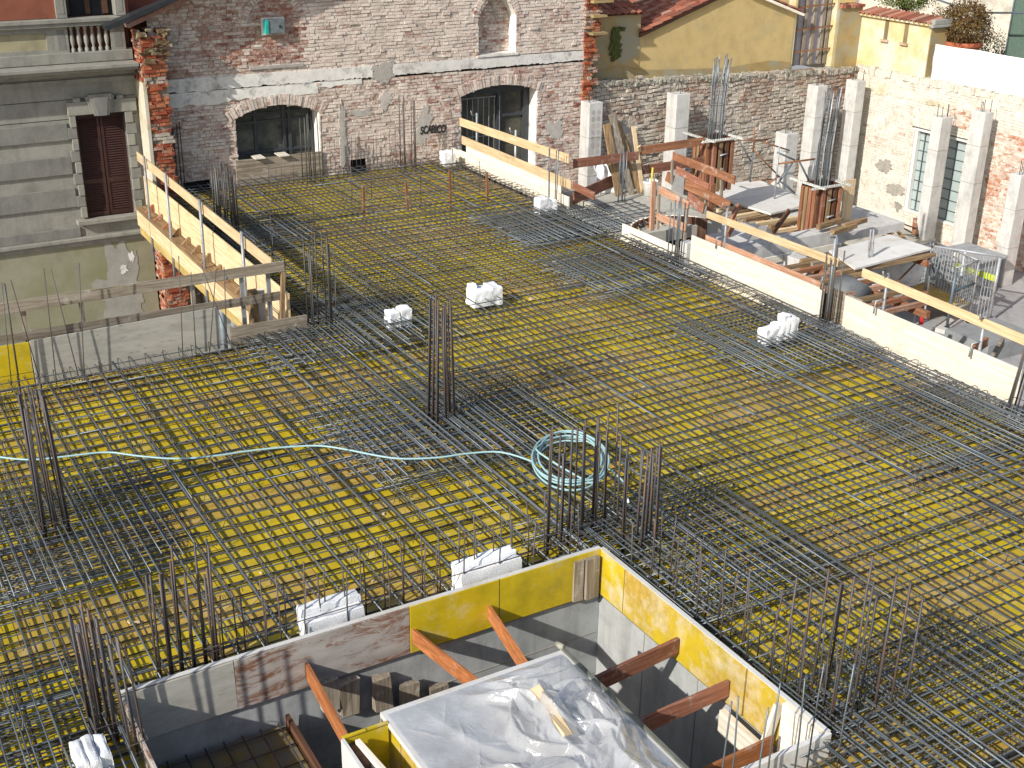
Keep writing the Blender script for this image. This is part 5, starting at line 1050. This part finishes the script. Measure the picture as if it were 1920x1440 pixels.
# stair fence: posts and planks
pink = wood('pink', 'Z')
def pl_(a, b, y, w, kind, label, ax='X', yb=None):
    p = aY(*a, y); q = aY(*b, y if yb is None else yb)
    return board('fence_plank', wood(kind, ax), p, q, .035, w, label, 'plank', 'orange planks of the stair fence', j=.006)
def xl_(a, b, x, w, kind, label, xb=None):
    p = aX(*a, x); q = aX(*b, x if xb is None else xb)
    return board('fence_plank', wood(kind, 'Y'), p, q, .035, w, label, 'plank', 'orange planks of the stair fence', j=.006)
xl_((1236, 355), (1292, 385), 14.35, .15, 'pink', 'upper pink plank of the fence nearest the curved stair')
xl_((1232, 405), (1286, 427), 14.35, .15, 'pink', 'lower pink plank of the fence nearest the curved stair')
for i, (a, b, mt, w, nm) in enumerate((((1226, 340), (1222, 432), 'pink', .1, 'leftmost thick pale one'), ((1236, 352), (1233, 430), 'grey', .05, 'thin grey one beside the leftmost'), ((1289, 380), (1283, 450), 'grey', .05, 'steel coloured one at the near end'))):
    p = aX(*a, 14.4); q = aX(*b, 14.4); board('fence_post', wood(mt, 'Z'), q, p, w, .05, 'upright of the stair fence, '+nm, 'post', 'uprights of the stair fence', up=(0, 1, 0))
xl_((1262, 292), (1378, 338), 15.9, .17, 'orange', 'long upper orange plank of the far stair fence')
xl_((1268, 318), (1330, 352), 15.9, .16, 'red', 'red middle plank of the far stair fence')
xl_((1285, 345), (1368, 386), 15.85, .2, 'orange', 'wide lower orange plank of the far stair fence')
xl_((1290, 368), (1320, 392), 15.5, .22, 'red', 'dark triangular board under the far stair fence')
for i, (a, b, mt, w) in enumerate((((1337, 345), (1329, 412), 'orange', .13), ((1261, 300), (1259, 345), 'grey', .05), ((1354, 315), (1352, 385), 'grey', .05), ((1325, 350), (1323, 385), 'grey', .05))):
    p = aX(*a, 15.95); q = aX(*b, 15.95); board('fence_post', wood(mt, 'Z'), q, p, w, .05, 'upright of the far stair fence, '+('thick brown one', 'farthest thin one', 'thin one at the near end', 'thin one left of the brown upright')[i], 'post', 'uprights of the stair fence', up=(0, 1, 0))
for i, (a, b, y, h, k) in enumerate((((1385, 385), (1366, 425), 18.6, .12, 'red'), ((1380, 415), (1364, 440), 18.0, .14, 'orange'), ((1480, 395), (1450, 435), 19.6, .12, 'brown'), ((1250, 330), (1262, 338), 21.2, .22, 'orange'))):
    p = aY(*a, y); q = aY(*b, y-.2); board('loose_timber', wood(k, 'Z'), p, q, .05, h, 'loose timber by the stair, '+('red slanting one', 'short orange one', 'long slanting brown one on the beam', 'orange block by the landing')[i], 'timber', 'loose timbers round the stair')
# lots of small dark props and timbers under the platforms
R.seed(71)
for i in range(12):
    x = R.uniform(15.1, 20.5); y = R.uniform(14.5, 20); 
    if abs(x-14.95) < 1 and y > 17.9: continue
    h = R.uniform(.2, .5)
    m = MB(); m.tube([(x, y, -3.3), (x, y, -1.25)], .03, 6); o = m.build('steel_prop', GALV if i % 2 else RUSTT, None, True); tag(o, 'steel prop standing under the timber platforms in the yard', 'prop', 'steel props under the yard platforms')
# ================================================================ platforms, beam, joists
def platform(name, label, pts, z, mat, th=.05, joints=0):
    t = thing(name, label, 'platform', (pts[0][0], pts[0][1], z-th)); A, B, C_, D_ = [Vector((*p, 0)) for p in pts]; n = joints+1
    for i in range(n):
        s0, s1 = i/n+.004, (i+1)/n-.004; L = lambda s, e: (A.lerp(D_, s) if e == 0 else B.lerp(C_, s))
        q = [L(s0, 0), L(s0, 1), L(s1, 1), L(s1, 0)]; m = MB()
        m.hexa([(v.x, v.y, z-th) for v in q]+[(v.x, v.y, z) for v in q]); m.build('panel', mat, t, bevel=.004)
    return t
platform('form_platform', 'large pale panel platform in the sun beside the scaffold frame', ((19.9, 21.6), (21.7, 21.9), (21.8, 24.3), (19.6, 24.4)), -.98, PANW, joints=1)
platform('form_platform', 'pale two-panel platform on scaffold legs near the lower right', ((18.7, 17.6), (21.25, 17.85), (21.2, 19.05), (19.1, 18.8)), -1.0, PANW, joints=1)
platform('form_platform', 'pale narrow panel lying behind the orange fence', ((17.2, 19.6), (19.2, 21.2), (18.6, 22.0), (16.6, 20.4)), -1.05, PANW)
ORD = ('first', 'second', 'third', 'fourth', 'fifth', 'sixth', 'seventh', 'eighth', 'ninth', 'tenth')
def joists(label, x0, x1, y0, y1, z, n, kind, seed):
    R.seed(seed)
    for i in range(n):
        y = y0+(y1-y0)*i/(n-1)+R.uniform(-.03, .03); a = x0+R.uniform(-.2, .1); b = x1+R.uniform(-.1, .2)
        board('joist', wood(kind[i % len(kind)], 'X'), (a, y, z), (b, y+R.uniform(-.05, .05), z), .09, .09, label+', '+ORD[i]+' from the near end', 'joist', label, j=.006)
joists('timber joist under the large pale platform', 19.3, 20.3, 20.7, 23.8, -1.1, 10, ('pale', 'tan'), 81)
joists('timber joist behind the first long edge board', 16.4, 18.9, 15.6, 18.6, -1.12, 9, ('pink', 'orange', 'tan'), 82)
joists('timber joist under the two-panel platform', 18.4, 21.3, 17.75, 18.75, -1.11, 5, ('tan', 'grey'), 83)
for i, (x, a, b) in enumerate(((16.9, 15.2, 18.8), (18.4, 15.3, 18.9), (20.0, 20.6, 24), (20.9, 17.6, 19))):
    board('bearer', wood('orange', 'Y'), (x, a, -1.24), (x, b, -1.24), .1, .14, 'long timber bearer under the joists, '+('nearest the long edge board', 'second from the edge board', 'under the large pale platform', 'under the two-panel platform')[i], 'bearer')
p = aZ(1350, 462, -.95); q = aZ(1552, 428, -.95)
bm = thing('concrete_beam', 'fresh pale concrete beam between the stair and the near column form', 'concrete beam', p)
m = MB(); m.beam((p.x-.6, 19.75, -1.1), (q.x+.35, 19.9, -1.1), .4, .34); m.build('beam', CONC, bm, bevel=.01)
m = MB(); m.beam((18.6, 19.5, -1.35), (18.9, 16.8, -1.35), .3, .3); m.build('side_beam', CONC, bm, bevel=.01)
m = MB(); m.box(20.5, 22.6, 19.9, 22.0, -1.32, -1.12); o = m.build('slab_strip', CONC); tag(o, 'pale concrete slab strip around the foot of the near column form', 'concrete slab')
board('beam_side_board', wood('cream', 'X'), (16.6, 19.45, -1.28), (20.0, 19.58, -1.28), .03, .16, 'pale side board along the concrete beam', 'board')
for i, (x, y) in enumerate(((21.3, 20.9), (21.5, 20.75), (21.45, 21.05))):
    m = MB(); m.tube([(x, y, -1.12), (x, y, -.7), (x+.08, y, -.62), (x+.12, y, -.7)], .012, 6); o = m.build('hooked_bar', RUSTY, None, True); tag(o, 'hooked steel bar in the slab by the near column form, '+('left', 'middle', 'right')[i]+' one', 'rebar', 'hooked bars by the near column form')
# ================================================================ concrete columns
def column(x0, x1, y0, y1, zt, label, seed, loops=4):
    R.seed(seed); t = thing('concrete_column', label, 'concrete column', ((x0+x1)/2, (y0+y1)/2, -3.3), 'bare concrete columns along the yard walls')
    m = MB(); m.box(x0, x1, y0, y1, -3.3, zt); m.build('shaft', CONC, t, bevel=.012)
    for z in (zt-.9, zt-1.9): m = MB(); m.box(x0-.003, x1+.003, y0-.003, y1+.003, z, z+.012); m.build('pour_line', GP_, t)
    for i in range(loops):
        x = x0+.06+(x1-x0-.12)*(i/(loops-1)); y = R.uniform(y0+.06, y1-.06); h = R.uniform(.18, .3)
        m = MB(); m.tube([(x, y, zt-.02), (x, y, zt+h), (x+.03, y+.03, zt+h+.05), (x+.07, y+.05, zt+h)], .009, 5); m.build('bar_end', RUSTY, t, True)
    return t
def colpx(pl, pm, prr, py, y, dep, label, seed):   # left edge, front edge, right edge in the photograph, front plane y
    a = aY(pm, py, y); b = aY(prr, py, y); return column(a.x, b.x, y, y+dep, a.z, label, seed)
c1_ = colpx(1092, 1106, 1131, 194, 26.35, .42, 'pale column nearest the brick gable, with round marks on its side', 1)
for i in range(10):
    z = .75-i*.17; m = MB(); xx = (17.42, 17.6)[i % 2]
    for k in (0, 1):
        x = c1_.location.x+(-.08 if k == 0 else .08); m = MB(); n = 16; base = [(x+math.cos(2*math.pi*j/n)*.055, 26.347, z+math.sin(2*math.pi*j/n)*.065) for j in range(n)]; m.face(base); m.build('round_mark', MORT, c1_)
colpx(1252, 1270, 1295, 178, 26.25, .45, 'pale column between the brick gable column and the tall rebar bundle', 2)
colpx(1516, 1534, 1552, 162, 26.1, .42, 'tall pale column left of the corner of the two walls', 3)
colpx(1455, 1476, 1498, 252, 24.9, .45, 'short wide column in front of the rubble wall behind the scaffold frame', 4)
colpx(1588, 1608, 1624, 153, 26.3, .45, 'column in the corner behind the second rebar bundle', 5)
def colx(pl, pm, prr, py, x, label, seed):
    a = aX(pm, py, x); b = aX(pl, py, x); w = aY(prr, py, a.y).x-x
    return column(x, x+w, a.y, b.y, a.z, label, seed)
colx(1748, 1767, 1787, 222, 26.9, 'column in front of the tall window of the right wall', 6)
colx(1822, 1848, 1864, 212, 27.05, 'column right of the tall window of the right wall', 7)
colx(1893, 1915, 1935, 330, 26.3, 'column at the right edge of the picture', 8)
# ================================================================ column forms with tall bars
def colform(P0, label, zt, zb, w, d, bars, hb, seed, pxn):
    R.seed(seed); x, y = P0; t = thing('column_form', label, 'column formwork', (x, y, zb))
    th = .04; k = 'brown'
    for (a, b, c, e) in ((x-w/2, x+w/2, y-d/2-th, y-d/2), (x-w/2, x+w/2, y+d/2, y+d/2+th), (x-w/2-th, x-w/2, y-d/2-th, y+d/2+th), (x+w/2, x+w/2+th, y-d/2-th, y+d/2+th)):
        m = MB(); m.box(a, b, c, e, zb, zt, j=.002); m.build('side_panel', wood(k, 'Z'), t)
    for i in range(4):
        xx = x-w/2+.02+i*(w-.1)/3; m = MB(); m.box(xx, xx+.09, y-d/2-th-.07, y-d/2-th-.001, zb-.02, zt-.06, j=.004); m.build('batten', wood(('red', 'tan', 'brown', 'orange')[i], 'Z'), t)
        yy = y-d/2+i*(d-.1)/3; m = MB(); m.box(x-w/2-th-.07, x-w/2-th-.001, yy, yy+.09, zb-.02, zt-.06, j=.004); m.build('batten', wood(('orange', 'red', 'tan', 'orange')[i], 'Z'), t)
    ang = simple('perforated_angle', (.6, .6, .55), .5, .2, nz=9)
    for (p, q) in (((x-w/2-.35, y-d/2-.12, zt), (x+w/2+.2, y-d/2-.12, zt)), ((x-w/2-.13, y-d/2-.3, zt+.02), (x-w/2-.13, y+d/2+.35, zt+.02)), ((x+w/2+.08, y-d/2-.3, zt+.01), (x+w/2+.08, y+d/2+.2, zt+.01))):
        m = MB(); m.beam(p, q, .06, .02); P_, Q_ = Vector(p), Vector(q); n = int((Q_-P_).length/.07)
        for i in range(n): c = P_.lerp(Q_, (i+.5)/n); m.box(c.x-.018, c.x+.018, c.y-.018, c.y+.018, c.z+.01, c.z+.04)
        m.build('clamp_bar', ang, t)
    for z in (zb+(zt-zb)*.35, zb+(zt-zb)*.7): m = MB(); m.tube([(x-.1, y-d/2-.12, z), (x+.1, y-d/2-.13, z+.03)], .02, 6); m.build('handle', GALV, t, True)
    tb = thing('tall_rebar_bundle', 'tall bundle of steel bars rising out of the '+pxn, 'rebar bundle', (x, y, zb)); R.seed(seed+1)
    for i in range(bars):
        a = 2*math.pi*i/bars; bx, by = x+math.cos(a)*w*.3, y+math.sin(a)*d*.3; h = hb+R.uniform(-.15, .12); lx = R.uniform(.0, .12)
        m = MB(); m.tube([(bx, by, zb+.05), (bx+R.uniform(-.03, .03), by, zt+(h-zt)*.4), (bx+lx*.5+R.uniform(-.03, .03), by, zt+(h-zt)*.7), (bx+lx, by+R.uniform(-.04, .04), h)], .013, 6); m.build('bar', GALV if i % 3 == 0 else STEEL, tb, True)
    for z in (zt+.3, zt+.75, zt+1.2):
        m = MB(); m.tube([(x+math.cos(a_)*w*.33, y+math.sin(a_)*d*.33, z) for a_ in [j*math.pi/4 for j in range(9)]], .006, 4); m.build('tie_ring', RUSTY, tb)
colform((18.6, 22.35), 'far brown column form behind the orange planks', .84, -.35, .62, .5, 13, 2.6, 91, 'far brown column form')
colform((20.3, 20.45), 'near brown column form at the end of the concrete beam', -.02, -1.12, .6, .5, 15, 2.05, 92, 'near brown column form')
board('upright_board', wood('pale', 'Z'), (21.35, 20.6, -1.1), (21.35, 20.6, -.1), .34, .04, 'pale upright board right of the near column form', 'board', up=(0, 1, 0))
# ================================================================ scaffold frames
def tubes(name, label, cat, segs, r=.024, mat=GALV, group=None, part='tube'):
    t = thing(name, label, cat, segs[0][0], group)
    for s in segs:
        mt = s[2] if len(s) > 2 else mat; m = MB(); m.tube([s[0], s[1]], r, 8); m.build(part, mt, t, True)
    return t
Y2 = 22.6; A_ = lambda px, py: aY(px, py, Y2)
tubes('scaffold_frame', 'scaffold frame with crossed braces standing on the large pale platform', 'scaffold', [(A_(1461, 275), A_(1452, 373)), (A_(1528, 296), A_(1518, 352)), (A_(1461, 307), A_(1528, 298), RUSTT), (A_(1466, 282), A_(1478, 285)), (A_(1463, 340), A_(1490, 362), DARKT), (A_(1486, 306), A_(1458, 345), DARKT), (A_(1500, 305), A_(1520, 345), DARKT), (A_(1458, 286), A_(1490, 300), DARKT), (A_(1440, 345), A_(1461, 330), RUSTT)])
Y2 = 24.2
tubes('scaffold_frame', 'rusty tube scaffold in front of the rubble wall right of the far column form', 'scaffold', [(A_(1415, 238), A_(1412, 285), RUSTT), (A_(1412, 285), A_(1406, 342), DARKT), (A_(1388, 268), A_(1408, 302), DARKT), (A_(1388, 263), A_(1440, 262), RUSTT), (A_(1411, 280), A_(1462, 332), RUSTT), (A_(1408, 340), A_(1448, 336), RUSTT), (A_(1430, 266), A_(1480, 282), RUSTT)], r=.02)
Y2 = 18.0
tubes('scaffold_frame', 'scaffold legs and braces holding the two-panel platform', 'scaffold', [(A_(1746, 452), A_(1738, 500), DARKT), (A_(1750, 455), A_(1738, 560)), (A_(1755, 455), A_(1663, 548), RUSTT), (A_(1740, 475), A_(1752, 510), DARKT), (A_(1738, 560), A_(1730, 605)), (A_(1633, 430), A_(1626, 520)), (A_(1638, 430), A_(1631, 545)), (A_(1571, 445), A_(1566, 520), DARKT)])
m = MB(); q = aY(1728, 600, 18.0); m.lathe((q.x, 18.0, q.z-.1), [(0, 0), (.05, 0), (.05, .2), (.03, .2), (0, .2)], 12); o = m.build('red_collar', simple('red_paint', (.55, .03, .04), .5)); tag(o, 'red collar at the foot of the scaffold leg', 'collar')
# grey round drum and timber heap under platform
p = aY(1590, 515, 17.0); dr = thing('grey_drum', 'dark grey round drum standing beside the gap behind the bars', 'drum', (p.x, 17, -1.9))
m = MB(); m.tube([(p.x, 16.7, -1.35), (p.x+.05, 17.2, -1.3)], .42, 24); m.build('body', simple('drum_grey', (.16, .17, .175), .6), dr, True)
# ================================================================ yard trolley cage, stripe barrier, step
FZ = -3.3; Zp = lambda px, py, z=FZ+.5: aZ(px, py, z)
tc_ = thing('trolley_cage', 'galvanised trolley with mesh sides and a yellow floor in the yard', 'trolley', Zp(1740, 560))
A1, B1, C1, D1_ = Zp(1697, 541), Zp(1738, 529), Zp(1822, 568), Zp(1780, 583)
m = MB(); m.hexa([(v.x, v.y, v.z-.05) for v in (A1, B1, C1, D1_)]+[(v.x, v.y, v.z) for v in (A1, B1, C1, D1_)]); m.build('yellow_floor', simple('yellow_ply', (.55, .36, .08), .7, nz=4), tc_)
up = Vector((0, 0, 1.05)); bl = simple('blue_grey_paint', (.06, .1, .13), .5)
for v in (A1, B1, C1, D1_):
    m = MB(); m.tube([v-Vector((0, 0, .45)), v+up], .035, 8); m.build('post', DARKT if v is D1_ else GALV, tc_, True)
    m = MB(); m.tube([v+Vector((-.04, 0, -.44)), v+Vector((.04, 0, -.44))], .07, 12); m.build('wheel', DARKI, tc_, True)
for a, b in ((A1, B1), (B1, C1), (C1, D1_)):
    for z in (.0, .5, 1.05): m = MB(); m.tube([a+Vector((0, 0, z)), b+Vector((0, 0, z))], .025, 6); m.build('rail', bl if z == .5 else GALV, tc_, True)
    m = MB(); n = int((b-a).length/.09)
    for i in range(n): c = a.lerp(b, i/n); m.tube([c, c+up], .006, 4, False)
    for i in range(10): z = Vector((0, 0, .1*i)); m.tube([a+z, b+z], .006, 4, False)
    m.build('mesh_side', GALV, tc_)
sb = thing('striped_barrier', 'grey wire barrier with lime yellow stripes behind the trolley', 'barrier', Zp(1830, 500))
a, b = Zp(1792, 498, -2.2), Zp(1868, 523, -2.2)
m = MB(); m.beam(a, b, .03, .14); m.build('stripe', LIMEY, sb)
for k in (.25, .6): c = a.lerp(b, k); m = MB(); m.beam(c+Vector((-.02, -.03, 0)), c+Vector((.1, -.03, 0)), .02, .145); m.build('gap_band', GALV, sb)
for z in (.5, -.3, -1.0): m = MB(); m.tube([a+Vector((-.6, .3, z)), b+Vector((.2, 0, z))], .03, 6); m.build('rail', GALV, sb, True)
m = MB(); n = 22
for i in range(n): c = (a+Vector((-.6, .3, 0))).lerp(b, i/n); m.tube([c+Vector((0, 0, -1.0)), c+Vector((0, 0, .5))], .01, 4, False)
m.build('bars', GALV, sb)
for k in (0, .5, 1): c = (a+Vector((-.6, .3, 0))).lerp(b, k); m = MB(); m.tube([c+Vector((0, 0, -1.1)), c+Vector((0, 0, .52))], .04, 8); m.build('post', GALV, sb, True)
mb_ = thing('machine_box', 'grey metal machine box beside the side wall columns', 'machine', Zp(1850, 505, FZ)); q = Zp(1850, 500, -2.3)
m = MB(); m.box(q.x-.4, q.x+1.2, q.y+.5, q.y+1.6, FZ, -2.4); m.build('body', simple('machine_grey', (.24, .27, .28), .5), mb_, bevel=.03)
m = MB(); m.box(q.x-.5, q.x+1.3, q.y+.4, q.y+1.7, -2.4, -2.32); m.build('lid', simple('machine_lid', (.34, .36, .37), .5), mb_, bevel=.02)
q = Zp(1795, 490, -2.3); m = MB(); m.box(q.x-.15, q.x+.15, q.y-.02, q.y+.02, q.z-.25, q.z+.25); o = m.build('white_sign', WHITEP); tag(o, 'blank white board fixed to the barrier behind the trolley', 'board')
ws = thing('white_sack', 'rounded white sack pile under the two-panel platform', 'sack', Zp(1690, 500, FZ)); q = aY(1690, 492, 18.9)
m = MB(); m.lathe((q.x, 18.9, q.z-.45), [(0.01, 0), (.45, .02), (.52, .3), (.5, .7), (.3, .9), (.01, .92)], 24); m.build('sack', simple('white_sackcloth', (.68, .66, .62), .8, bump=.8), ws, True)
# yard pit with pale kerb and stripes near the last board
q0, q1 = Zp(1760, 620, -3.25), Zp(1850, 560, -3.25)
m = MB(); m.beam(q0, q1, .3, .1); struct(m.build('kerb', CONC))
q0, q1 = Zp(1770, 640, -3.2), Zp(1845, 610, -3.2)
m = MB(); m.box(q0.x, q0.x+1.6, q0.y-1.2, q0.y, -3.299, -2.9); o = m.build('concrete_plinth', concrete('plinth', (.25, .26, .26))); tag(o, 'low grey concrete plinth in the yard behind the last edge board', 'plinth')
platform('form_platform', 'short pale panels leaning low behind the second long edge board', ((15.2, 12.9), (16.9, 13.1), (16.9, 13.9), (15.2, 13.8)), -.95, PANW, joints=1)
for i, (a, b) in enumerate((((1808, 668), (1850, 640)), ((1850, 690), (1880, 640)))):
    p = aX(*a, 15.2); q = aX(*b, 15.9); board('raking_board', wood('orange' if i == 0 else 'grey', 'Y'), p, q, .06, .16, 'slanting timber behind the last edge board, '+('orange upper' if i == 0 else 'grey lower')+' one', 'timber')
# clutter heap by the side wall
R.seed(95)
for i in range(7):
    p = aY(1648+i*11+R.uniform(-3, 3), 428+R.uniform(-12, 12), 23.2); a = R.uniform(0, 3.1); l = R.uniform(.3, .7)
    board('scrap_board', wood(R.choice(('orange', 'brown', 'tan')), 'X'), (p.x-math.cos(a)*l, 23.2-.3*math.sin(a), p.z-.2), (p.x+math.cos(a)*l, 23.2+.3*math.sin(a), p.z+R.uniform(-.1, .25)), .12, .03, 'brown scrap board in the heap by the side wall, '+ORD[i]+' from the left', 'scrap board', 'brown scrap boards below the side wall window')
hs = thing('heap_support', 'pale block stack under the scrap boards by the side wall', 'block stack', (24.5, 23.2, -3.3)); m = MB(); p = aY(1690, 455, 23.3); m.box(p.x-1.6, p.x+.9, 22.9, 24, -3.3, p.z+.1); m.build('stack', SLABC, hs)
for i, (px, z) in enumerate(((1575, -.95), (1600, -.9), (1560, -.97))):
    p = aY(px, 436, 19.6); board('log', wood('tan', 'X'), (p.x-.35, 19.5+i*.1, -.88+i*.05), (p.x+.45, 19.6+i*.1, -.86+i*.06), .12, .1, 'thick timber piece in the pile in front of the near column form, '+('middle', 'right', 'left')[i]+' one', 'timber', j=.015)
